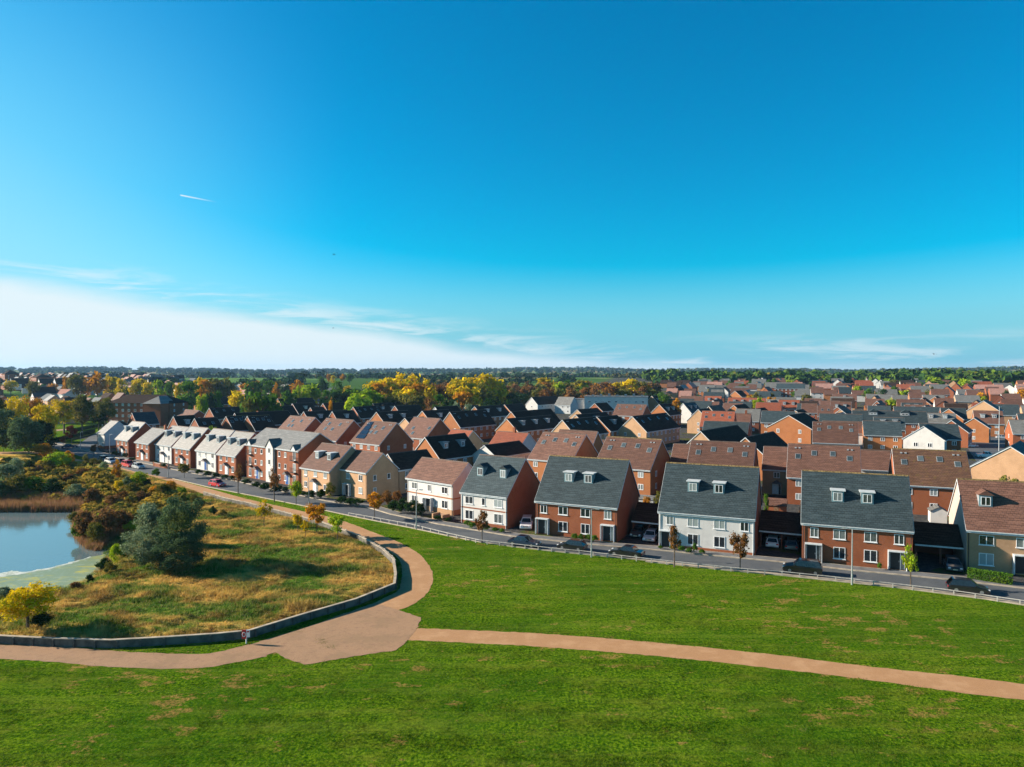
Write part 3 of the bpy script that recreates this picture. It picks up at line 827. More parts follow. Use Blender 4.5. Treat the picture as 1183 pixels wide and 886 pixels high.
def dormer(root, x, L, W, he, hr, kind='flat', frac=0.42, w=1.5, h=1.55, far=False, roofm='lead_grey', front=-1):
    s = (hr - he) / (W / 2)
    yf = W / 2 * (1 - frac)                       # distance of dormer face from the ridge line
    zb = hr - s * yf + 0.12                       # roof height at the face
    zt = zb + h
    yb = max(0.05, (hr - zt) / s)                 # where its top meets the slope
    mb = MB()
    mb.add([(-w / 2, -yf, zb - .1), (w / 2, -yf, zb - .1), (w / 2, -yf, zt), (-w / 2, -yf, zt), (-w / 2, -yb, zt), (w / 2, -yb, zt), (-w / 2, -yb, zt - .25), (w / 2, -yb, zt - .25)],
           [(0, 1, 2, 3), (3, 2, 5, 4), (0, 3, 4, 6), (1, 7, 5, 2), (4, 5, 7, 6), (0, 6, 7, 1)])
    key = ('dorm', round(w, 2), round(h, 2), round(yf, 2), round(zb, 2), round(yb, 2), kind)
    def mk():
        r = MB()
        if kind == 'flat':
            r.box(-w / 2 - .18, w / 2 + .18, -yf - .22, -yb, zt + .003, zt + .14)
        else:
            g = w * 0.42
            yb2 = max(0.02, (hr - zt - g) / s)
            x1 = w / 2 + .18
            r.add([(-x1, -yf - .2, zt + .003), (x1, -yf - .2, zt + .003), (0, -yf - .2, zt + g), (-x1, -yb + .1, zt + .003), (x1, -yb + .1, zt + .003), (0, -yb2, zt + g)],
                  [(0, 1, 2), (1, 4, 5, 2), (0, 2, 5, 3), (3, 5, 4), (0, 3, 4, 1)])
        c = MB().box(-w / 2 + .02, w / 2 - .02, -yf - .03, -yf - .004, zb - .02, zt - .003)
        return mb.mesh('dormer'), r.mesh('dormer_roof'), c.mesh('cladding')
    a, b_, c = cached(key, mk)
    rz = 0 if front < 0 else math.pi
    d = link('dormer', a, MATS['lead_grey'], root, (x, 0, 0), (0, 0, rz))
    link('dormer_roof', b_, MATS[roofm], d)
    if not far: link('cladding', c, MATS['dormer_cladding'], d)
    f, g = win_mesh(w * .72, h - .42, 2, False, far)
    link('window_frame', f, MATS['upvc_white'], d, (0, -yf - .034, zb + .22))
    link('pane', g, MATS['window_glass'], d, (0, -yf - .034, zb + .22))
def slope_obj(root, name, x, frac, L, W, he, hr, w, h, mat, up=0.24, front=-1, child=None):
    """flat panel lying on the roof slope; frac is the way up from eave to ridge"""
    s = (hr - he) / (W / 2); th = math.atan(s)
    y = -W / 2 * (1 - frac); z = he + (hr - he) * frac
    n = Vector((0, -math.sin(th), math.cos(th)))
    p = Vector((x, y, z)) + n * up
    rot = (th, 0, 0)
    if front > 0:
        p = Vector((-p.x, -p.y, p.z)); rot = (th, 0, math.pi)
    me = cached(('panel', name, w, h), lambda: MB().box(-w / 2, w / 2, -h / 2, h / 2, -0.08, 0.0).mesh(name))
    o = link(name, me, mat, root, p, rot)
    if child:
        cm = cached(('glass', w, h), lambda: MB().box(-w / 2 + .09, w / 2 - .09, -h / 2 + .09, h / 2 - .09, 0.002, 0.02).mesh('pane'))
        link('pane', cm, child, o)
    return o
def chimney(root, roof, x, y, hr, mat):
    me = cached(('chim',), lambda: MB().box(-.35, .35, -.3, .3, -1.3, .9).box(-.4, .4, -.35, .35, .903, 1.0).tube((-.15, 0, 1.0), (-.15, 0, 1.3), .09).tube((.15, 0, 1.0), (.15, 0, 1.3), .09).mesh('chimney'))
    link('chimney', me, MATS[mat], roof, (x, y, hr + 0.1))
HOUSES = []
def house(label, cat, group, x, y, z, a, L, W, he, hr, wall='brick_red', roof='roof_brown', name='house', wins=None, doors=(), dorm=(), dkind='flat', dfrac=.42,
          lights=(), sides='frbl', clad=None, gclad=None, plinth=None, band=None, hip=False, chim=(), solar=False, ridge='ridge_dark', trim=True, detail=2, barge=None, dfront=-1, dsize=(1.5, 1.55), lfront=-1):
    """a = how far the ridge line is turned clockwise from the picture plane (degrees)"""
    root = empty(name, (x, y, z), rad(-a))
    if detail == 0: trim = False
    tag(root, label, cat, group)
    wm = cached(('wall', L, W, he, hr, hip), lambda: m_wall(L, W, he, hr) if not hip else MB().box(-L / 2, L / 2, -W / 2, W / 2, 0, he).mesh('wall'))
    link('wall', wm, MATS[wall], root)
    rm = cached(('roof', L, W, he, hr, hip), lambda: m_hip(L, W, he, hr) if hip else m_roof(L, W, he, hr))
    ro = link('roof', rm, MATS[roof], root)
    s = (hr - he) / (W / 2)
    up = .16 * math.sqrt(1 + s * s)
    if detail and not hip:
        def mkr():
            mb = MB(); n = int(L / .45)
            for i in range(n):
                x0 = -L / 2 - .1 + (L + .2) * i / n; x1 = x0 + (L + .2) / n - .03
                mb.prism([(-.14, hr + up - .11), (0, hr + up + .06), (.14, hr + up - .11)], x0, x1, 'x')
            return mb.mesh('ridge_tiles')
        link('ridge_tiles', cached(('ridge', L, W, he, hr), mkr), MATS[ridge], ro)
    if trim and not hip:
        y0 = W / 2 + .30; ze = he - .30 * s
        def mkf():
            mb = MB()
            zt = ze + up
            mb.prism([(-W / 2 - .002, ze - .10), (-W / 2 - .002, ze - .07), (-y0 - .005, ze - .07), (-y0 - .005, zt - .03), (-y0 - .14, zt - .03), (-y0 - .14, zt - .12), (-y0 - .03, zt - .12), (-y0 - .03, ze - .10)], -L / 2 - .1, L / 2 + .1, 'x')
            return mb.mesh('fascia')
        fm = cached(('fascia', L, W, he, hr), mkf)
        link('fascia', fm, MATS['fascia_white'], root)
        link('fascia', fm, MATS['fascia_white'], root, rot=(0, 0, math.pi))
        def mkb():
            mb = MB()
            mb.prism([(-y0, ze - .02), (0, hr - .02), (y0, ze - .02), (y0, ze + up - .03), (0, hr + up - .03), (-y0, ze + up - .03)], L / 2 + .122, L / 2 + .155, 'x')
            return mb.mesh('bargeboard')
        bm2 = cached(('barge', L, W, he, hr), mkb)
        link('bargeboard', bm2, MATS[barge or 'fascia_white'], root)
        link('bargeboard', bm2, MATS[barge or 'fascia_white'], root, rot=(0, 0, math.pi))
    if detail >= 2:
        for sg in (-1, 1):
            me = cached(('pipe', he), lambda: MB().tube((0, 0, 0), (0, 0, he - .35), .045, n=6).mesh('downpipe'))
            link('downpipe', me, MATS['fascia_white' if clad else 'gutter_black'], root, (sg * (L / 2 - .18), -W / 2 - .09, 0))
    off = 0
    if clad:
        off = .03
        zb = plinth[0] if plinth else 0
        link('render_panel', MB().box(-L / 2 - .001, L / 2 + .001, -W / 2 - .03, -W / 2 - .002, zb, he - .12).mesh('render_panel'), MATS[clad], root)
    if gclad:
        zb = plinth[0] if plinth else 0
        def g():
            mb = MB(); q = W / 2 - .01
            mb.prism([(-q, zb), (q, zb), (q, he - .1), (0, hr - .1), (-q, he - .1)], L / 2 + .002, L / 2 + .03, 'x')
            return mb.mesh('gable_render')
        link('gable_render', g(), MATS[gclad], root)
        link('gable_render', g(), MATS[gclad], root, rot=(0, 0, math.pi))
    if plinth:
        h, pm = plinth
        link('plinth', MB().box(-L / 2 - .04, L / 2 + .04, -W / 2 - .05, W / 2 + .04, 0, h).mesh('plinth'), MATS[pm], root)
    if band:
        zb, bm_ = band
        link('brick_band', MB().box(-L / 2 - .05, L / 2 + .05, -W / 2 - .06, W / 2 + .05, zb, zb + .2).mesh('brick_band'), MATS[bm_], root)
    for x_ in dorm: dormer(root, x_, L, W, he, hr, dkind, dfrac, dsize[0], dsize[1], far=detail < 2, roofm='fascia_white' if (dkind == 'flat' and detail == 2) else (roof if dkind != 'flat' else 'lead_grey'), front=dfront)
    for q in lights:
        slope_obj(root, 'roof_window', q[0], q[1], L, W, he, hr, .95, 1.25, MATS['lead_grey'], child=MATS['roof_glass'], front=lfront)
    if len(lights) == 4 and detail:
        for sx_ in (-1, 1):
            for k_ in (0, .7): slope_obj(root, 'roof_vent', sx_ * (L / 2 - 1.3 - k_), .88, L, W, he, hr, .34, .30, MATS['lead_grey'], up=.30)
    for xc in chim: chimney(root, ro, xc, 0, hr + up, wall if not wall.endswith('render') else 'brick_red')
    if solar:
        for i, (fx, fz, w, h) in enumerate(solar): slope_obj(root, 'solar_panel', fx, fz, L, W, he, hr, w, h, MATS['solar_cell'], up=.30)
    for d in doors:
        door(root, d[0], d[1], L, W, *(d[2:] or ()), off=off if d[0] == 'f' else (.03 if gclad else 0))
    far = detail < 2
    if wins is None:
        wins = []
        n = max(1, int(L / 3.2)); st = max(2, round(he / 2.6)) if he > 6.5 else 2
        for fc in sides:
            span = L if fc in 'fb' else W
            n = max(1, int(span / (3.2 if fc in 'fb' else 5.0)))
            for fl in range(st):
                for i in range(n):
                    u = -span / 2 + span * (i + .5) / n
                    if fl == 0 and any(d[0] == fc and abs(d[1] - u) < 1.6 for d in doors): continue
                    wins.append((fc, u, .95 + fl * 2.65 if st > 2 else (.95, 3.45)[fl], 1.2 if fc in 'fb' else .9, 1.2))
    for q in wins:
        fc, u, zz, w, h = q[:5]
        li = q[5] if len(q) > 5 else (2 if w > .8 else 1)
        o2 = off if fc in 'f' else (.03 if gclad and fc in 'lr' else 0)
        window(root, fc, u, zz, w, h, L, W, li, detail >= 2, True, far, o2)
    HOUSES.append((root, x, y, L, W))
    return root
def by_eaves(p0, p1, he, W, **k):
    """two ends of the front eave in the picture -> centre, turn, length"""
    A, B_ = P(*p0, he), P(*p1, he)
    a = k.pop('a', None)
    if a is None: a = math.degrees(math.atan2(-(B_.y - A.y), B_.x - A.x)); Lm = (B_ - A).length
    else:
        dx, dy = math.cos(rad(a)), -math.sin(rad(a))
        kk = ray(*p1); kk = kk.x / kk.y
        Lm = (kk * A.y - A.x) / (dx - kk * dy)
    Lm = round(Lm, 1)
    dx, dy = math.cos(rad(a)), -math.sin(rad(a))
    c = Vector((A.x + dx * Lm / 2 + math.sin(rad(a)) * W / 2, A.y + dy * Lm / 2 + math.cos(rad(a)) * W / 2))
    return dict(x=c.x, y=c.y, z=0, a=a, L=Lm, W=W, he=he)
def by_ridge(xl, xr, ym, a, hr, W, L=None, lift=True):
    z = 0
    xm = (xl + xr) / 2
    for i in range(14):
        c = P(xm, ym, hr + .2 + z); z = .5 * z + .5 * rise(c.x, c.y)
    dx, dy = math.cos(rad(a)), -math.sin(rad(a))
    if L is None:
        ts = []
        for q in (xl, xr):
            k = (q - 591.5) / FPX
            ts.append((k * c.y - c.x) / (dx - k * dy))
        L = abs(ts[1] - ts[0]); s = (ts[0] + ts[1]) / 2
        c = Vector((c.x + dx * s, c.y + dy * s, 0))
        L = max(5.5, min(26, L))
    return dict(x=c.x, y=c.y, z=z, a=a, L=round(L * 2) / 2, W=W, hr=hr)

BLK = 'houses of the brown-roofed and slate-roofed estate'
FR = 'houses along the front of the road'
def fw(L, n=4, z0=.95, z1=3.45, w=1.25, h=1.2, skip=()):
    o = []
    for i in range(n):
        u = -L / 2 + L * (i + .5) / n
        o.append(('f', u, z1, w, h))
        if i not in skip: o.append(('f', u, z0, w, h))
    return o
# --- front row, right to left
g = by_eaves((1117, 610.9), (1183, 614.6), 5.2, 10.6, a=22); g['L'] = 12.6
g.update(by_eaves((1117, 610.9), (1183, 614.6), 5.2, 10.6, a=22))
dx, dy = math.cos(rad(22)), -math.sin(rad(22)); ext = 13 - g['L']; g['x'] += dx * ext / 2; g['y'] += dy * ext / 2; g['L'] = 13.0
h = house('buff brick house with brown roof and gabled dormer at the right edge', 'house', FR, hr=10.6, wall='brick_buff', roof='roof_brown', clad=None, gclad='pale_gable',
      dorm=(-4.0, 2.2), dkind='gable', dfrac=.44, doors=[('f', -.6, 'door_black', 'flat')], wins=[('f', -4.4, 3.35, 1.6, 1.2), ('f', -.9, 3.35, .8, 1.2), ('f', 3.5, 3.35, 1.6, 1.2), ('f', -4.4, .8, 1.6, 1.5), ('f', 3.5, .8, 1.6, 1.5)], ridge='ridge_lichen', **g)
g = by_eaves((926.5, 602.6), (1054.3, 612.7), 5.2, 11.2)
house('red brick pair of houses with slate roof and two dormers between the two dark carports', 'house', FR, hr=11.1, wall='brick_red', roof='roof_slate', dorm=(-2.05, 1.45), dfrac=.40,
      doors=[('f', -5.0, 'door_black', 'flat'), ('f', 4.7, 'door_black', 'flat')], wins=[('f', -4.9, 3.3, 1.0, 1.25), ('f', -1.9, 3.3, 1.45, 1.25), ('f', 1.7, 3.3, 1.45, 1.25), ('f', 4.9, 3.3, 1.1, 1.25), ('f', -1.9, .75, 1.4, 1.5), ('f', 1.7, .75, 1.5, 1.5), ('b', -3, 3.3, 1.2, 1.2), ('b', 3, 3.3, 1.2, 1.2)], ridge='ridge_lichen', **g)
g = by_eaves((761.2, 589.5), (871.8, 598.5), 5.2, 11.4)
house('white rendered pair of houses with slate roof, brick plinth and two dormers beside the road', 'house', FR, hr=11.2, wall='brick_red', roof='roof_slate', clad='white_render', plinth=(.45, 'brick_red'), dorm=(-2.1, 1.5), dfrac=.40,
      doors=[('f', -5.3, 'door_black', 'flat')], wins=[('f', -4.9, 3.3, 1.0, 1.25), ('f', -1.7, 3.3, 1.5, 1.25), ('f', 1.9, 3.3, 1.5, 1.25), ('f', 5.2, 3.3, 1.1, 1.25), ('f', -1.7, .75, 1.5, 1.5), ('f', 1.9, .75, 1.5, 1.5), ('b', -3, 3.3, 1.2, 1.2), ('b', 3, 3.3, 1.2, 1.2)], ridge='ridge_lichen', **g)
g = by_eaves((619, 577.4), (713, 585.8), 5.2, 11.4)
house('dark red brick pair with slate roof and two dormers, left of the white pair', 'house', FR, hr=11.3, wall='brick_red', roof='roof_slate', dorm=(-2.0, 1.2), dfrac=.42,
      doors=[('f', -5.3, 'door_black', 'flat'), ('f', 5.2, 'door_black', 'flat')], wins=[('f', -5.2, 3.3, 1.1, 1.25), ('f', -2.0, 3.3, 1.5, 1.25), ('f', 1.6, 3.3, 1.5, 1.25), ('f', 5.1, 3.3, 1.1, 1.25), ('f', -2.0, .75, 1.5, 1.5), ('f', 1.6, .75, 1.4, 1.5), ('b', -3, 3.3, 1.2, 1.2), ('b', 3, 3.3, 1.2, 1.2)], ridge='ridge_lichen', **g)
g = by_eaves((532.7, 567.4), (586, 573.7), 5.2, 10.8)
house('white house with slate roof, two gabled dormers and brick side wall', 'house', FR, hr=10.6, wall='brick_red', roof='roof_slate', clad='white_render', plinth=(.5, 'brick_red'), band=(2.55, 'brick_red'), dorm=(-2.3, 2.3), dkind='gable', dfrac=.42, dsize=(1.3, 1.6),
      doors=(), wins=[('f', -2.9, 3.3, 1.6, 1.25), ('f', 0, 3.3, .7, 1.25), ('f', 2.9, 3.3, 1.6, 1.25), ('f', -2.9, .75, 1.6, 1.5), ('f', 2.9, .75, 1.6, 1.5)], **g)
g = by_eaves((470.2, 551.3), (523.2, 559.3), 5.5, 7.6)
house('white rendered house with plain brown roof and front steps behind the clipped dark hedge', 'house', FR, hr=8.7, wall='white_render', roof='roof_brown', plinth=(.9, 'brick_buff'), band=(2.8, 'brick_orange'), wins=[('f', -4.0, 3.6, 1.5, 1.2), ('f', 0, 3.6, .9, 1.2), ('f', 4.0, 3.6, 1.5, 1.2), ('f', -4.0, 1.0, 1.5, 1.4), ('f', 4.0, 1.0, 1.5, 1.4), ('f', -1.7, 1.3, .6, .9), ('f', 1.7, 1.3, .6, .9)],
      doors=[('f', 0, 'door_black', 'flat')], **g)
g = by_eaves((381.7, 539.3), (424, 545.9), 5.3, 7.8)
h = house('pale orange brick house with brown roof and white bargeboard at the bend of the road', 'house', FR, hr=8.6, wall='brick_buff', roof='roof_brown', wins=fw(g['L'], 3, w=1.2, skip=(1,)) + [('r', -2, 3.5, .8, 1.1), ('r', -2, 1.0, .8, 1.1), ('r', 1.5, 3.5, .8, 1.1)],
      doors=[('f', 0, 'door_black', 'flat')], **g)
# rear wing of that house, its own parts
A = rad(g['a'])
wx, wy = g['x'] + math.cos(A) * (g['L'] / 2 - 3.2) + math.sin(A) * 9.2, g['y'] - math.sin(A) * (g['L'] / 2 - 3.2) + math.cos(A) * 9.2
house('buff brick wing with black roof joined behind the pale orange brick house at the bend', 'house', FR, x=wx, y=wy, z=0, a=g['a'] - 90, L=10.6, W=6.4, he=5.0, hr=7.9, wall='brick_buff', roof='roof_black_shaded', wins=[('f', -3, 3.4, .8, 1.1), ('f', 1, 3.4, .8, 1.1), ('f', -3, .9, .8, 1.1), ('f', .5, .9, 1.5, 1.1)])
g = by_eaves((347.9, 539.3), (381.7, 544.5), 5.0, 10.5)
house('buff brick house with brown roof and two dormers, joined to a plainer one', 'house', FR, hr=9.5, wall='brick_buff', roof='roof_brown', wins=fw(g['L'], 3, w=1.1, skip=(1,)), doors=[('f', 0, 'door_white', 'gable')], dorm=(-2.1, 2.1), dfrac=.36, dsize=(1.3, 1.5), **g)
g = by_eaves((284.5, 512.9), (345.2, 520.9), 7.9, 10.5)
L = g['L']
h = house('three-storey brick apartment block with grey roof and white central bay', 'apartment block', FR, hr=11.3, wall='brick_red', roof='roof_grey', name='apartment_block',
      wins=[('f', u * L / 2, z, w, hh_) for z in (.9, 3.5, 6.1) for u, w, hh_ in ((-.62, .8, 1.1), (-.38, .8, 1.1), (.30, .8, 1.1), (.52, .8, 1.1))] + [('f', s_ * L * .42, z, 1.1, 1.9) for z in (.5, 3.1, 5.7) for s_ in (-1, 1)],
      doors=[('f', -L * .27, 'door_blue', 'gable'), ('f', L * .30, 'door_blue', 'gable')], **g)
b1 = MB().prism([(-1.5, 0), (1.5, 0), (1.5, 8.0), (0, 9.7), (-1.5, 8.0)], -g['W'] / 2 - .55, -g['W'] / 2 + 1.4, 'y').build('central_bay', MATS['white_render'], h)
b2 = MB()
yf = -g['W'] / 2 - .7
for sg in (-1, 1): b2.add([(0, yf, 9.9), (0, yf + 3, 9.9), (sg * 1.8, yf + 2.2, 7.9), (sg * 1.8, yf, 7.9), (0, yf, 9.75), (0, yf + 3, 9.75), (sg * 1.8, yf + 2.2, 7.75), (sg * 1.8, yf, 7.75)], [(0, 1, 2, 3), (4, 7, 6, 5), (0, 3, 7, 4), (3, 2, 6, 7)])
b2.build('bay_roof', MATS['roof_grey'], b1)
for z in (1.4, 4.0, 6.6):
    f_, g_ = win_mesh(.8, 1.2, 1, True, False)
    o = link('window', f_, MATS['upvc_white'], b1, (0, -g['W'] / 2 - .555, z)); 
    link('pane', g_, MATS['window_glass'], b1, (0, -g['W'] / 2 - .555, z))
bal = cached(('bal',), lambda: (lambda mb: [mb.box(-.9, .9, -.62, 0, -.1, 0), mb.box(-.9, .9, -.62, -.58, 1.0, 1.05), [mb.box(-.88 + .16 * i, -.85 + .16 * i, -.61, -.59, 0, 1.0) for i in range(12)], mb][-1])(MB()).mesh('balcony'))
for s_ in (-1, 1):
    for z in (3.1, 5.7): link('balcony', bal, MATS['gutter_black'], h, (s_ * L * .42, -g['W'] / 2 - .06, z))
for s_ in (-1, 1):
    gm_ = MB().prism([(-.9, 7.9), (.9, 7.9), (0, 9.0)], -g['W'] / 2 - .35, -g['W'] / 2 + 1.6, 'y').build('wall_gable', MATS['fascia_white'], h); gm_.location = (s_ * L * .42, 0, 0)
    b3 = MB()
    for sg in (-1, 1): b3.add([(0, yf + .25, 9.18), (0, yf + 2.5, 9.18), (sg * 1.15, yf + 1.8, 7.85), (sg * 1.15, yf + .25, 7.85), (0, yf + .25, 9.05), (0, yf + 2.5, 9.05), (sg * 1.15, yf + 1.8, 7.72), (sg * 1.15, yf + .25, 7.72)], [(0, 1, 2, 3), (4, 7, 6, 5), (0, 3, 7, 4), (3, 2, 6, 7)])
    o = b3.build('gable_roof', MATS['roof_grey'], h); o.location = (s_ * L * .42, 0, 0)
row = [((251.5, 523.5), (273, 527.2), 'brick_red', None, 10.0, 'brick house with light grey roof and two dormers next to the apartment block', 'door_white', 1),
       ((226.6, 519.2), (250, 523.2), 'brick_dark', 'white_render', 10.0, 'white house with blue front door, light grey roof and two dormers', 'door_blue', 1),
       ((200.5, 515.8), (220, 519.3), 'brick_red', None, 10.0, 'brick house with grey roof and dormers, left of the white house with blue door', 'door_white', 1),
       ((179.6, 512.2), (198.6, 515.7), 'brick_dark', 'white_render', 9.6, 'white house with dark gabled porch and two dormers in the left row', 'door_white', 1),
       ((156.4, 510.3), (172.6, 513.6), 'brick_red', None, 8.6, 'brick house with plain grey roof and chimney, without dormers, in the left row', 'door_white', 0),
       ((134, 506.4), (148.5, 509.2), 'brick_red', None, 9.8, 'brick house with two dormers at the far left of the grey-roofed row', 'door_white', 1)]
for p0, p1, wm_, cl_, hr_, lb, dm, dn in row:
    g = by_eaves(p0, p1, 5.0, 9.6, a=39)
    L = g['L']
    house(lb, 'house', FR, hr=hr_, wall=wm_, roof='roof_grey', clad=cl_, dorm=(-L * .25, L * .25) if dn else (), dfrac=.38, dsize=(1.45, 1.7), doors=[('f', 0, dm, 'gable')],
          wins=[('f', -L * .32, 3.4, 1.1, 1.2), ('f', 0, 3.4, .7, 1.1), ('f', L * .32, 3.4, 1.1, 1.2), ('f', -L * .32, .9, 1.1, 1.4), ('f', L * .32, .9, 1.1, 1.4), ('r', 2, 3.4, .7, 1.0)], chim=() if dn else (L * .42,), **g)
g = by_eaves((112.6, 500), (121, 502.3), 4.9, 8.5, a=39)
house('white house with a bare white gable, pinkish roof and brick base at the street corner', 'house', FR, hr=8.6, wall='white_render', roof='roof_grey', plinth=(.9, 'brick_red'), wins=[('f', -2, 3.4, .9, 1.1), ('f', -2, .9, .9, 1.1), ('f', 1.5, .9, .9, 1.1)], **g)
def angA(px): return float(np.interp(px, [0, 250, 450, 560, 640, 740, 800, 1000, 1183], [42, 40, 40, 38, 37, 33, 25, 24, 22]))
RL4 = lambda L: [(-L * .36, .62), (-L * .13, .74), (L * .13, .74), (L * .36, .62)]
def mid(kind, xl, xr, y, hr, W, wall, roof, label, L=None, a=None, he=5.2, detail=1, **k):
    aa = angA((xl + xr) / 2) if a is None else a
    if a is None and kind == 'B': aa = aa - 90 if (xl + xr) / 2 < 560 else -52
    dep = k.pop('dep', None)
    g = by_ridge(xl, xr, y, aa, hr, W, L)
    if dep:
        q = at_depth((xl + xr) / 2, y, dep); g.update(x=q.x, y=q.y, z=min(q.z - hr, rise(q.x, q.y) + 6)); g['L'] = L or max(7, min(26, round((xr - xl) * dep / FPX)))
    L = g['L']
    if k.get('lights') == 4: k['lights'] = RL4(L)
    elif k.get('lights') == 2: k['lights'] = [(-L * .2, .6), (L * .2, .6)]
    d = k.get('dorm', 0)
    if isinstance(d, int): k['dorm'] = [(-L / 2 + L * (i + .5) / d) * .85 for i in range(d)] if d else ()
    k.setdefault('dfrac', .38)
    return house(label, k.pop('cat', 'house'), k.pop('group', BLK), he=he, wall=wall, roof=roof, detail=detail, **g, **k)
BR, OR, BF, WH, CR, DK, GR = 'brick_red', 'brick_orange', 'brick_buff', 'white_render', 'cream_render', 'brick_dark', 'grey_render'
rb, rk, rg, rs_, rr_, rm_ = 'roof_brown', 'roof_black_shaded', 'roof_grey', 'roof_slate', 'roof_red', 'roof_brown_mossy'
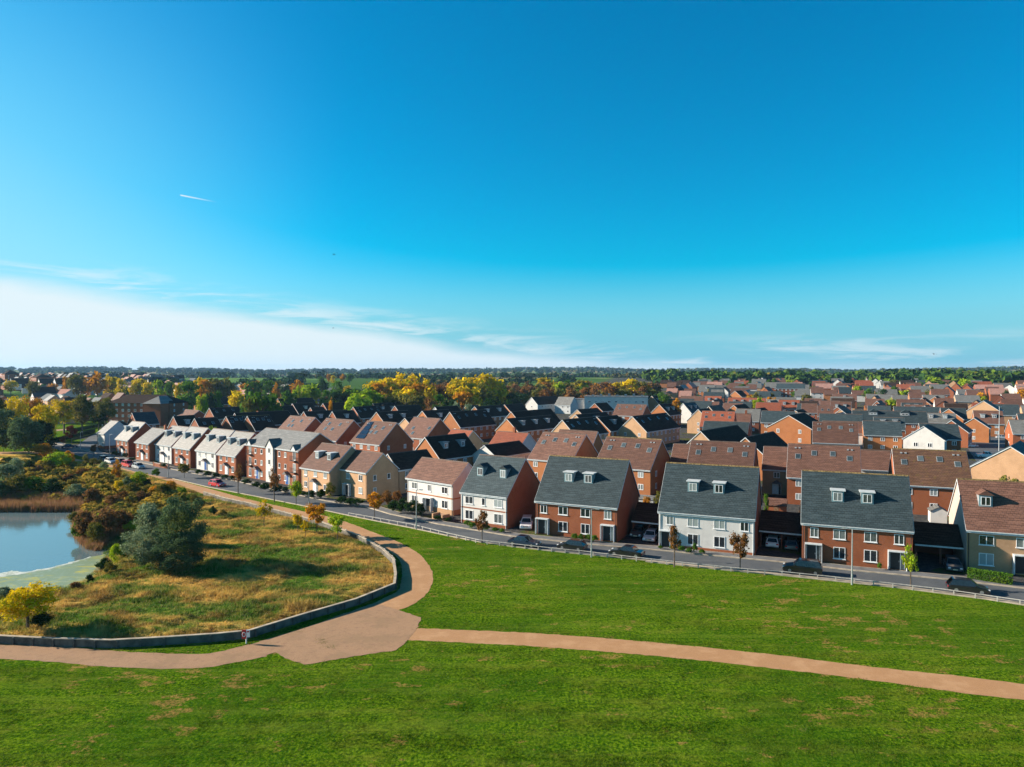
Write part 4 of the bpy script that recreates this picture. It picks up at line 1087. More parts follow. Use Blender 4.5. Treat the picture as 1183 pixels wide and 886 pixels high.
MID = [
 # second row behind the front row
 ('A', 424, 458.5, 487, 10.7, 12, BR, rb, 'brown-roofed brick house with a stepped row of solar panels and rooflights', dict(solar=[(-4.0, .86, 2.0, 1.5), (-3.8, .66, 2.6, 1.5), (-3.5, .46, 3.3, 1.5), (-3.4, .26, 3.7, 1.5)], lights=[(-1, .75), (-1, .5), (1.2, .5), (2.8, .72)])),
 ('A', 377, 408.5, 484, 10.7, 12, BR, rb, 'brown-roofed brick house with four rooflights, left of the house with solar panels', dict(lights=[(-3, .75), (-3, .5), (.5, .5), (2.4, .75)])),
 ('A', 335.3, 364, 481, 10.7, 12, BR, rb, 'brown-roofed brick house rising behind the three-storey apartment block', dict(lights=[(-3, .75), (-3, .5), (-1, .5), (1.6, .78)])),
 ('A', 478.6, 508.3, 482.5, 10.7, 12.5, BR, rb, 'large brown-roofed brick house with three rooflights, right of the solar panels', dict(lights=[(-2.4, .45), (-1, .2), (4.3, .5)])),
 ('B', 490.9, 537, 502.5, 9.8, 9.5, OR, rk, 'black-roofed house with broad orange brick gable and two dormers behind the white rendered pair', dict(dorm=2)),
 ('B', 559.6, 600, 511.5, 7.6, 7, WH, rk, 'small white house with white gable and plain black roof behind the bluish slate roof', {}),
 ('A', 575, 611, 499, 8.6, 8, GR, rr_, 'house with orange-red tiled roof, chimney and pale grey side wall', dict(chim=(0.5,))),
 ('A', 522.6, 546, 496.3, 8.4, 8, BF, rr_, 'small house with pinkish red roof tucked behind the black roof with two dormers', {}),
 ('B', 519.5, 561.3, 474.4, 10.4, 10, OR, rk, 'tall black-roofed double house with narrow orange gable and rooflights, centre left', dict(lights=4)),
 ('B', 582.5, 643, 473.8, 10, 10, OR, rk, 'long black-roofed house with orange gable, behind the one with three white dormers', {}),
 ('B', 584.4, 637.4, 481.3, 9.2, 9.5, OR, rk, 'black-roofed house with orange gable and three white dormers', dict(dorm=3)),
 ('B', 649.5, 687.6, 483, 10, 10, BF, rk, 'black-roofed house with peach brick gable, just behind the four-rooflight brown roof', dict(lights=4)),
 ('B', 690, 713, 480.5, 9.6, 10, OR, rk, 'black-roofed house running on behind the peach gabled one with a white dormer', dict(dorm=1)),
 ('A', 628.1, 677.4, 500.2, 10.7, 12.6, OR, rb, 'brown-roofed brick house with four rooflights, behind the dark red brick pair', dict(lights=4)),
 ('A', 647, 690.4, 497.3, 10.7, 9, OR, rb, 'brown-roofed house just peeping over the four-rooflight roof behind the dark red pair', dict(dy=1)),
 ('A', 702.5, 764, 505.8, 10.7, 12.4, OR, rb, 'brown-roofed brick house with four rooflights, in the gap between the brick and white pairs', dict(lights=4, ridge='ridge_lichen')),
 ('A', 689, 703, 508, 8.2, 8, WH, rb, 'small lower brown-roofed house joined left of the four-rooflight house in the gap', {}),
 ('A', 800, 872.5, 510, 10.7, 12.2, BR, rb, 'brown-roofed brick house with four rooflights directly behind the white rendered pair', dict(lights=4)),
 ('A', 787, 801, 513, 9.2, 8, BF, rb, 'low buff wing with brown roof joined left of the house behind the white pair', {}),
 ('A', 912.5, 992.7, 514, 10.7, 12.2, BR, rb, 'brown-roofed brick house with four rooflights behind the brick pair between carports', dict(lights=4)),
 ('A', 887.4, 912, 516, 9.2, 9, BF, rb, 'low buff house with brown roof and little white porch left of four rooflights', dict(doors=[('f', 0, 'door_white', 'gable')])),
 ('A', 994, 1028.5, 519.8, 8.6, 8, WH, rb, 'low white-walled house with brown roof right of the house behind the brick pair', dict(wins=[('f', -1.5, 3.2, .5, 1.2), ('f', 2, 3.2, .7, 1.2)])),
 ('A', 1031.6, 1116.9, 519.5, 10.7, 12.2, BR, rm_, 'brick house with mossy dark brown roof and four rooflights near the white shed', dict(lights=4, ridge='ridge_lichen', gclad=None)),
 # third row
 ('A', 939.5, 991, 487.5, 10.5, 12, BR, rb, 'brown-roofed house with three rooflights, left of the orange brick house with grey roof', dict(lights=4)),
 ('B', 861.4, 894, 501.6, 9.6, 10, OR, rk, 'black-roofed house with small orange gable behind the four-rooflight roofs', {}),
 ('B', 808.4, 853, 494.3, 9.8, 10, BF, rk, 'long black-roofed house with peach gable, left of the smaller orange gable', {}),
 ('A', 812, 849.3, 474.8, 10.5, 12, BR, rr_, 'orange-roofed brick house with four rooflights, left of the big orange gable', dict(lights=4)),
 ('B', 801.8, 824, 472, 9.8, 9.5, BF, rk, 'house with tall yellow brick gable and black roof, left of the orange roof with rooflights', dict(L=11)),
 ('A', 851, 867, 477.6, 9.2, 9, BR, rb, 'brown-roofed house squeezed between the orange roof and the big orange gable', dict(chim=(1,))),
 ('B', 730.4, 770, 478.7, 10, 10.5, BF, rk, 'black-roofed house with large peach gable and rooflights, right of centre', dict(lights=4)),
 ('A', 713.7, 747, 467, 10, 11, BR, rb, 'pinkish brown-roofed brick house with rooflights behind the black roofs right of centre', dict(lights=4)),
 ('B', 748, 768, 457, 10, 10, BF, rk, 'black-roofed house with pale gable right of the long white hall', dict(L=12, lights=2)),
 ('B', 757.4, 780, 466.3, 10, 10, OR, rk, 'black-roofed house with orange gable and white dormers, right of centre', dict(L=13, dorm=2)),
 ('B', 665, 700, 477.3, 9.4, 9.5, BF, rk, 'dark-roofed house with peach gable in the shade behind the centre rows', dict(dorm=1)),
 ('B', 667, 690, 472, 8.4, 8, BF, rk, 'small dark-roofed house with pinkish gable below the white hall', {}),
 ('B', 682, 706, 465.3, 9, 9, BR, rk, 'black-roofed house with red gable right below the white hall', dict(L=12)),
 ('B', 612.3, 643.9, 458, 9.6, 9, WH, rk, 'red brick house with bright white gable and black roof in front of the woods', {}),
 ('A', 645.8, 663.4, 458.4, 9.8, 9, GR, rg, 'house with grey-blue roof and pale grey gable beside the white-gabled house', {}),
 ('A', 814.9, 833.5, 457.4, 9.6, 10, BR, rr_, 'orange-roofed house with two white dormers and red gable, left of the long orange one', dict(dorm=2)),
 ('A', 841.8, 884.6, 459.4, 9.6, 10, DK, rr_, 'long orange-roofed house with four white dormers and dark red gable', dict(dorm=4)),
 ('B', 840, 866, 451.2, 9.6, 10, OR, rk, 'black-roofed house with orange gable joined to the grey-roofed white gable house', dict(L=14)),
 ('A', 866, 890, 451.8, 9.6, 10, GR, rs_, 'grey-roofed house with pale grey gable behind the long orange roof', {}),
 ('A', 900, 923.7, 461.8, 9.6, 10, BR, rr_, 'orange-roofed house with two dormers and red gable, right of the long orange one', dict(dorm=2)),
 ('B', 841.8, 867, 467.2, 9.6, 10, OR, rk, 'black-roofed house with peach gable in front of the long orange roof', dict(L=15)),
 ('A', 926.5, 944, 466, 9.4, 10, BR, rb, 'brown-roofed house left of the pair with rooflights and red gables', {}),
 ('A', 945, 962.7, 468.4, 9.6, 10, DK, rb, 'brown-roofed house with one rooflight and dark red gable, behind the brown third row', dict(lights=2)),
 ('A', 947.8, 970, 462.8, 9.6, 10, BR, rb, 'brown-roofed house behind the single-rooflight one in the right middle distance', {}),
 ('B', 965, 985, 472, 9.2, 10, BF, rb, 'buff gabled house in shade right of the single-rooflight brown roof', dict(L=12)),
 # right-hand blocks
 ('A', 997.7, 1040, 486.3, 9.2, 11, OR, rs_, 'orange brick house with long grey slate roof, left of the white gable', {}),
 ('A', 1062, 1107, 489.3, 9.2, 11, BR, rs_, 'red brick house with grey roof joined behind the white-gabled house at right', {}),
 ('A', 982.6, 1073, 474.6, 9.4, 10.5, BR, rs_, 'long grey-roofed terrace block with two small white gables facing the front', dict(dorm=2, dkind='gable', dsize=(3.2, 1.2), dfrac=.6)),
 ('A', 1032.6, 1087, 469.7, 9.6, 10, BR, rs_, 'long grey-roofed block behind the terrace with small white gables', {}),
 ('A', 1087, 1115, 471.0, 9.6, 10, BR, rs_, 'grey-roofed brick end of block beside the orange gable at right', {}),
 ('A', 1001, 1019, 455, 9.2, 10, BR, rg, 'first grey hipped-looking roof of the stepped trio at right', {}),
 ('A', 1016, 1034, 455.6, 9.2, 10, BR, rg, 'middle grey roof of the stepped trio at right', {}),
 ('A', 1031, 1048, 456.2, 9.2, 10, BR, rg, 'last grey roof of the stepped trio at right', {}),
 ('A', 962, 990, 455, 9.2, 10, DK, rb, 'brown-roofed house with dark red gable left of the stepped grey trio', dict(dorm=1)),
 ('B', 1046, 1054, 461.5, 8.8, 9, OR, rk, 'leftmost of the three orange gables with black roofs and white edges', dict(L=14)),
 ('B', 1063, 1071, 459.4, 8.8, 9, OR, rk, 'middle one of the three orange gables with black roofs and white edges', dict(L=14)),
 ('B', 1077, 1086, 457.6, 8.8, 9, OR, rk, 'rightmost of the three orange gables with black roofs and white edges', dict(L=14)),
 ('A', 1103, 1131, 456.4, 10.2, 11, BF, rg, 'pale buff block with wide grey roof and dark red gable', dict(he=6.5)),
 ('A', 1116, 1137, 450.5, 9.8, 10, DK, rb, 'brown-roofed house with maroon gable behind the pale buff block', {}),
 ('A', 1157, 1178, 454.6, 9.6, 10, WH, rb, 'white-walled house with brown roof near the right edge', {}),
 ('A', 1066, 1091, 456, 9.2, 10, BR, rg, 'mid grey roof behind the three orange gables', {}),
 ('A', 1050, 1068, 452.8, 9.2, 10, OR, rb, 'brown-roofed house behind the three orange gables with red brick end', {}),
 ('A', 1075, 1096, 449.3, 9.2, 10, BR, rb, 'brown-roofed brick house below the big dark trees at right', {}),
 ('B', 1166.8, 1180, 512, 9.8, 13.5, BF, rs_, 'broad plain buff brick gable with dark roof at the right edge behind the dormer house', dict(L=16, a=-48, wins=[])),
 ('B', 1057.2, 1082, 491, 9.0, 10.5, WH, rs_, 'white gable-fronted house with black slate roof at the right', dict(L=9, wins=[('l', -2, 3.0, 1.2, 1.3), ('l', 1.6, 3.0, 1.2, 1.3), ('f', -2, 3, 1, 1.3), ('f', 2, 3, 1, 1.3)])),
 ('B', 1089, 1106, 471.5, 9.4, 10.5, OR, rs_, 'orange gable with white edge and black roof behind the white gable', dict(L=10)),
 ('B', 1131.5, 1144, 462, 12.6, 12, BF, rs_, 'tall buff brick apartment block with dark roof and blank gable beside the car park', dict(L=17, he=8.2, cat='apartment block')),
 ('B', 1117.5, 1135, 482, 8.5, 9, OR, rs_, 'low orange brick block with dark roof beside the tall buff apartments', dict(L=8)),
 ('A', 1166, 1190, 485, 9.2, 9, BR, rg, 'brick and white house with grey roof cut by the right edge', {}),
 # big orange gable apartments
 ('B', 901.3, 940, 478, 11.6, 13, OR, rk, 'big orange brick apartment block with white-edged gable and black roof', dict(L=17, he=7.8, cat='apartment block')),
 ('A', 881, 918, 474.6, 11.4, 10.5, OR, rs_, 'grey-roofed brick wing left of the big orange gable', dict(he=7.8)),
 ('A', 880.9, 925.5, 441.6, 12.4, 12, BR, rg, 'three-storey brick block with pale grey roof and many windows in the far right middle', dict(he=8, cat='apartment block')),
 ('A', 897, 930, 443, 12, 11, DK, rs_, 'dark red three-storey block with slate roof at the far right middle', dict(he=8, cat='apartment block')),
 ('A', 808, 826, 444.5, 10.5, 11, OR, rg, 'grey-roofed orange house before the far terraces on the right', dict(dorm=1)),
 # left field of roofs coloured near-black for their shaded side
 ('B', 200.5, 223.5, 480, 9.8, 10, BR, rk, 'leftmost black-roofed house with a white dormer behind the grey-roofed row', dict(dorm=1)),
 ('B', 225, 249.5, 482.4, 9.4, 10, BR, rk, 'black-roofed house with one blue rooflight behind the grey-roofed row', dict(lights=2)),
 ('B', 260.9, 285, 480, 9.8, 10, BR, rk, 'black-roofed house with rooflights and lichen ridge, left of its twin', dict(lights=4, ridge='ridge_lichen')),
 ('B', 286, 310, 479.8, 9.8, 10, BR, rk, 'black-roofed house with rooflights and lichen ridge, right of its twin', dict(lights=4, ridge='ridge_lichen')),
 ('B', 271, 332.5, 475.6, 9.8, 10, BR, rk, 'long black-roofed house with a large white dormer at its right end', dict(dorm=1)),
 ('B', 241.4, 281.4, 470.3, 9.6, 10, BR, rk, 'black-roofed terrace with four small rooflights behind the twin black roofs', dict(lights=4)),
 ('B', 298, 338, 469.2, 9.6, 10, BR, rk, 'black-roofed terrace left of a narrow party wall, in the left black rows', {}),
 ('B', 338, 360.4, 465.5, 9.8, 10, BR, rk, 'black-roofed house with a white window at its edge in the left black rows', dict(dorm=1)),
 ('B', 351, 400, 474.2, 9.6, 10, BR, rk, 'long black-roofed terrace with two white dormers above the brown roofs', dict(dorm=2)),
 ('B', 358.5, 373.4, 470.3, 9.6, 9, BR, rk, 'short black roof between two longer terraces in the left black rows', {}),
 ('B', 373, 406, 465, 9.6, 9, BR, rk, 'black-roofed terrace just below the lime green willows', {}),
 ('B', 384, 408, 474.5, 9.6, 9, BR, rk, 'black roof with dormer over the house with solar panels', dict(dorm=1)),
 ('B', 408, 437.6, 469.2, 9.8, 10, BR, rk, 'black-roofed terrace with rooflights behind the solar panel house', dict(lights=4)),
 ('B', 434.9, 471, 474.8, 9.4, 10, OR, rk, 'black-roofed house with thin orange gable and two white dormers, left of centre', dict(dorm=2)),
 ('B', 431, 456, 465.5, 9.8, 9, BR, rk, 'black-roofed house with two white gabled dormers below the yellow trees', dict(dorm=2, dkind='gable')),
 ('B', 456, 484, 468, 9.8, 10, BR, rk, 'plain black-roofed terrace below the yellow trees', {}),
 ('B', 468, 489, 482, 8.6, 9, BF, rk, 'lower black-roofed house with small peach gable left of the large brown roof', {}),
 ('B', 487.9, 517.6, 473.6, 9.6, 10, OR, rk, 'black-roofed house with thin orange gable and one white dormer near centre', dict(dorm=1)),
 ('B', 502.7, 527.9, 469.3, 9.6, 9, WH, rk, 'black-roofed house with tiny white gable tip near centre', {}),
 ('B', 538, 552, 468.4, 9.4, 9, OR, rk, 'short black-roofed house with orange gable tip before the dark hedge trees', {}),
 ('B', 548.3, 581, 468.6, 9.6, 10, OR, rk, 'black-roofed house with two white dormers below the dark hedge trees', dict(dorm=2)),
 ('B', 582.7, 603, 466.6, 9.6, 10, OR, rk, 'black-roofed house left of the white-gabled red brick house', {}),
 ('B', 208.8, 229.3, 457.2, 9.6, 10, BR, rk, 'dark-roofed house with white eaves in front of the round green tree', {}),
 ('B', 233, 249, 459, 9.6, 10, OR, rk, 'left one of three dark roofs with peach gables by the green tree', dict(L=13, dorm=1)),
 ('B', 254.4, 265, 457.8, 9.6, 10, OR, rk, 'middle one of three dark roofs with peach gables by the green tree', dict(L=12)),
 ('B', 269.3, 281, 456.9, 9.6, 10, OR, rk, 'right one of three dark roofs with peach gables by the green tree', dict(L=13, dorm=1)),
 ('B', 323.2, 340, 460, 9.6, 10, OR, rk, 'dark-roofed house with peach gable right of the big green and orange tree', dict(L=12)),
 ('B', 343.7, 357, 459.6, 9.6, 10, OR, rk, 'second dark-roofed house with peach gable right of the big green tree', dict(L=12)),
 ('A', 351, 364, 455.3, 9.6, 10, BR, rg, 'house with pale grey hipped roof above the left black rows', dict(hip=True, ridge=None)),
 ('A', 214, 230, 473.4, 7.6, 7, BR, rb, 'small tan-roofed brick house between the big brick block and the black roofs', {}),
 ('B', 163, 168, 476, 9.4, 9, BR, rs_, 'red gabled brick house with bluish roof before the big hipped brick block', dict(L=8)),
 ('A', 128, 145, 485, 6.2, 7.5, BF, rb, 'low brown-roofed garage in front of the big hipped brick block', dict(he=3.0, hip=True)),
 # beyond, left
 ('B', 68, 88, 464, 9.2, 9, BR, rk, 'dark-roofed house between the yellow trees on the left', dict(L=12)),
 ('B', 93, 112, 464.4, 9.2, 9, BR, rk, 'dark-roofed house right of the green park tree on the left', dict(L=12)),
 ('A', 60, 92, 449.6, 8.6, 9, WH, rr_, 'pinkish roofed white house left of the long stepped terrace', {}),
 ('B', 40, 62, 447, 10, 11, WH, rk, 'white-walled house with black roof at the far left', dict(L=14)),
 ('B', 18, 28, 437, 10.5, 11, WH, rk, 'left one of two white-edged dark gables at the far left', dict(L=14, dep=640)),
 ('B', 50, 60, 437.5, 10.5, 11, WH, rk, 'second white-edged dark gable at the far left', dict(L=14, dep=640)),
 ('B', 68, 78, 437.2, 10.5, 11, WH, rk, 'third white-edged dark gable at the far left', dict(L=14, dep=640)),
 ('A', 35, 60, 432, 12, 14, BR, rk, 'large dark block with hipped roof on the far left skyline', dict(hip=True, he=8.5, dep=720)),
 ('A', 4, 20, 427.5, 13.5, 14, BR, rk, 'highest dark hipped roof at the far left edge', dict(hip=True, he=9, dep=800)),
 ('A', 83, 98, 440, 9.6, 9, WH, rs_, 'white-walled house with blue-grey roof left of two white gables', {}),
 ('B', 101, 107, 440.4, 8.8, 8, WH, rs_, 'left one of the two small white gables above the pink terrace', dict(L=9)),
 ('B', 109, 115, 440.6, 8.8, 8, WH, rs_, 'right one of the two small white gables above the pink terrace', dict(L=9)),
 ('A', 118, 128, 441, 8.8, 9, WH, rg, 'white-gabled house with grey roof above the right of the pink terrace', {}),
 ('A', 130, 142, 441.8, 8.8, 9, WH, rg, 'second white-gabled grey-roofed house above the right of the pink terrace', {}),
 ('A', 158, 172, 443, 8.8, 9, WH, rg, 'grey-roofed house with white gable right of the pink terrace', {}),
 ('A', 148, 162, 441.6, 8.8, 9, BR, rk, 'blue-black roofed house right above the pink terrace', {}),
]
for i in range(6):
    MID.append(('A', 97 + i * 11.2, 107.5 + i * 11.2, 444 + i * .35, 8.8, 10, WH, 'roof_pink', ['first', 'second', 'third', 'fourth', 'fifth', 'sixth'][i] + ' house from the left in the stepped pink-roofed terrace', dict(group='stepped pink-roofed terrace', dd=1)))
roofmat('roof_pink', (0.40, 0.22, 0.18), (0.36, 0.20, 0.16))
for q in MID:
    k = dict(q[9]); k.pop('dy', None); k.pop('dd', None)
    mid(q[0], q[1], q[2], q[3], q[4], q[5], q[6], q[7], q[8], **k)
# big hipped red-brick block behind the left row
q = at_depth(171, 456, 335)
g = dict(x=q.x, y=q.y, z=0, a=12, L=34.0, W=13, hr=14.2)
h = house('big tall red brick block with black hipped roof behind the left row', 'apartment block', BLK, he=10.4, wall='brick_red', roof='roof_black_shaded', hip=True, name='apartment_block', detail=1,
      **g)
A = rad(g['a']); c0 = Vector((g['x'], g['y'])); ux = Vector((math.cos(A), -math.sin(A))); uy = Vector((math.sin(A), math.cos(A)))
w_ = MB().box(-4.5, 4.5, -12, -6.53, 0, 10.38).build('wing', MATS['brick_red'], h); w_.location = (12, 0, 0)
w2 = MB().add([(-5, -12.5, 10.4), (5, -12.5, 10.4), (5, -2, 10.4), (-5, -2, 10.4), (0, -7.5, 13.8), (0, -2, 13.8)], [(0, 1, 4), (1, 2, 5, 4), (3, 0, 4, 5), (0, 3, 2, 1), (2, 3, 5)]).build('wing_roof', MATS['roof_grey'], h); w2.location = (12, 0, 0)
# white hall (school) with flat roofs
p = top_at(712, 457.5, 10.2)
root = empty('school_hall', p, rad(-10)); tag(root, 'long white flat-roofed hall with roof plant in front of the woods', 'hall', BLK)
MB().box(-19, 19, -8, 8, 0, 9.9).build('wall', MATS['white_render'], root)
MB().box(-19.3, 19.3, -8.3, 8.3, 9.903, 10.2).build('roof', MATS['roof_grey'], root)
mb = MB()
for i in range(7): mb.box(-15 + i * 5, -13.6 + i * 5, -2, 0, 10.203, 11.0 + (i % 3) * .4)
mb.build('roof_plant', MATS['lead_grey'], root)
MB().box(-27, -19.01, -6, 7, 0, 8.2).build('side_block', MATS['white_render'], root)
MB().box(-27.4, -19.0, -6.3, 7.3, 8.203, 8.45).build('side_roof', MATS['roof_grey'], root)
for i in range(9): window(root, 'f', -16 + i * 4, 6.5, 1.6, 1.0, 38, 16, 2, False, True, True)

# carports / garages between the front houses
def carport(label, px, py, a, L, W=6.0, he=2.45, hr=4.6):
    A_ = P(px, py, he)
    c = Vector((A_.x + math.cos(rad(a)) * L / 2 + math.sin(rad(a)) * W / 2, A_.y - math.sin(rad(a)) * L / 2 + math.cos(rad(a)) * W / 2, 0))
    root = empty('carport', (c.x, c.y, 0), rad(-a)); tag(root, label, 'carport', 'open carports between the front houses')
    link('roof', m_roof(L, W, he, hr, .2, .0), MATS['roof_black_shaded'], root)  # near-black roof colour stands in for the neighbouring house's cast shadow
    mb = MB(); mb.box(-L / 2, L / 2, W / 2 - .2, W / 2, 0, he - .05); mb.box(-L / 2, -L / 2 + .15, -W / 2 + .5, W / 2 - .21, 0, he - .05); mb.box(L / 2 - .15, L / 2, -W / 2 + .5, W / 2 - .21, 0, he - .05)
    mb.build('wall', MATS['brick_dark'], root)
    MB().box(-L / 2, L / 2, -W / 2 - .32, -W / 2 - .26, he - .22, he - .02).build('fascia', MATS['fascia_white'], root)
    for x_ in (-L / 2 + .2, 0, L / 2 - .2): MB().box(x_ - .1, x_ + .1, -W / 2 + .02, -W / 2 + .22, 0, he - .1).build('post', MATS['brick_dark'], root)
carport('dark open carport between the red brick pair and the buff house at the right edge', 1056.7, 627.5, 23, 5.9)
carport('dark open carport between the white rendered pair and the red brick pair', 877, 612, 25, 6.0)
carport('dark open carport between the dark red brick pair and the white rendered pair', 730, 601, 27, 5.4)
# ---------------------------------------------------------------- foliage
def crown_mesh(name, seed, n_cl, n_leaf, size, shape='round', rx=1.0, rz=1.0, cl_r=0.3, flat=0.0, hollow=0.55):
    """unit crown: about 2 wide and 2 high round the origin, many small leaf faces in clumps"""
    r = np.random.RandomState(seed)
    cs = []
    while len(cs) < n_cl:
        p = r.uniform(-1, 1, 3)
        q = np.linalg.norm(p)
        if q > 1 or q < hollow * r.rand() ** .3: continue
        if shape == 'cone':
            w = 1 - 0.55 * max(0, p[2] + .2)
            if math.hypot(p[0], p[1]) > w: continue
        if shape == 'dome' and p[2] < -0.35 and r.rand() < .6: continue
        cs.append(p * (1 - cl_r * .75))
    cs = np.array(cs)
    rad_ = cl_r * r.uniform(.55, 1.25, n_cl)
    k = r.randint(0, n_cl, n_leaf)
    d = r.normal(size=(n_leaf, 3)); d /= np.linalg.norm(d, axis=1)[:, None]
    rr = rad_[k] * r.rand(n_leaf) ** (1 / 2.2)
    c = cs[k] + d * rr[:, None] * np.array([1, 1, .8])
    c[:, 0] *= rx; c[:, 1] *= rx; c[:, 2] *= rz
    nrm = d + r.normal(size=(n_leaf, 3)) * .5 + np.array([0, 0, .25])
    nrm /= np.linalg.norm(nrm, axis=1)[:, None]
    a = np.cross(nrm, r.normal(size=(n_leaf, 3))); a /= np.linalg.norm(a, axis=1)[:, None]
    b = np.cross(nrm, a)
    s = size * r.uniform(.6, 1.4, n_leaf)[:, None]
    V = np.stack([c - a * s, c + b * s * .55, c + a * s, c - b * s * .55], 1).reshape(-1, 3)
    F = np.arange(n_leaf * 4).reshape(-1, 4)
    return npmesh(name, V, F)
CROWN = {
 'round': [crown_mesh('crown', 10 + i, 34, 5200, .055, cl_r=.34) for i in range(3)],
 'small': [crown_mesh('crown', 20 + i, 20, 1500, .085, cl_r=.36, hollow=.3) for i in range(4)],
 'open': [crown_mesh('crown', 30 + i, 26, 1000, .085, cl_r=.30, hollow=.2) for i in range(3)],
 'cone': [crown_mesh('crown', 40 + i, 26, 1900, .075, 'cone', cl_r=.32, hollow=.2) for i in range(2)],
 'bush': [crown_mesh('crown', 50 + i, 26, 2600, .075, 'dome', cl_r=.40) for i in range(4)],
 'big': [crown_mesh('crown', 60 + i, 60, 15000, .030, cl_r=.27) for i in range(3)],
 'far': [crown_mesh('crown', 70 + i, 18, 750, .13, cl_r=.42) for i in range(5)],
}
def trunk_mesh(seed, h=1.0, spread=.35):
    r = random.Random(seed); mb = MB()
    mb.tube((0, 0, -.05), (.01, .01, .45), .032, .022, 7)
    for i in range(6):
        t = i / 6 * 6.28 + r.uniform(-.4, .4); z0 = r.uniform(.3, .5)
        q = Vector((math.cos(t) * spread * .5, math.sin(t) * spread * .5, r.uniform(.55, .72)))
        mb.tube((.01, .01, z0), q, .015, .009, 5)
        mb.tube(q, q + Vector((math.cos(t + .5) * .12, math.sin(t + .5) * .12, .16)), .008, .003, 4)
        mb.tube(q, q + Vector((math.cos(t - .6) * .12, math.sin(t - .6) * .12, .12)), .008, .003, 4)
    mb.tube((.01, .01, .45), (-.01, .0, .85), .018, .004, 6)
    return mb.mesh('trunk')
TR = [trunk_mesh(i) for i in range(3)]
TREES = []
tr_ = random.Random(77)
def tree(x, y, z, H, Wd, mat, shape='round', label=None, group=None, name='tree', clear=.28, cat='tree', bark='bark', idx=None):
    root = empty(name, (x, y, z), tr_.uniform(0, 6.28)); tag(root, label, cat, group)
    ms = CROWN[shape]; me = ms[idx % len(ms)] if idx is not None else tr_.choice(ms)
    ch = H * (1 - clear)
    link('crown', me, MATS[mat], root, (0, 0, H * clear + ch / 2), (0, 0, 0), (Wd / 2, Wd / 2 * tr_.uniform(.88, 1.1), ch / 2))
    if clear > .04 and shape != 'bush':
        link('trunk', tr_.choice(TR), MATS[bark], root, (0, 0, 0), (0, 0, 0), (Wd * .9 if shape in ('far', 'round', 'big') else H * .5, Wd * .9 if shape in ('far', 'round', 'big') else H * .5, H * .98))
    TREES.append(root)
    return root
def tree_px(px, ytop, ybase, wpx, mat, shape, label, **k):
    b_ = P(px, ybase, k.pop('zb', 0)); zz = hgt(b_.x, b_.y)
    t_ = at_depth(px, ytop, b_.y)
    return tree(b_.x, b_.y, zz, t_.z - zz, wpx * b_.y / FPX, mat, shape, label, **k)
def tree_top(px, ytop, depth, wpx, mat, shape, label, **k):
    t_ = at_depth(px, ytop, depth); z = hgt(t_.x, t_.y)
    return tree(t_.x, t_.y, z, max(3, t_.z - z), wpx * depth / FPX, mat, shape, label, **k)
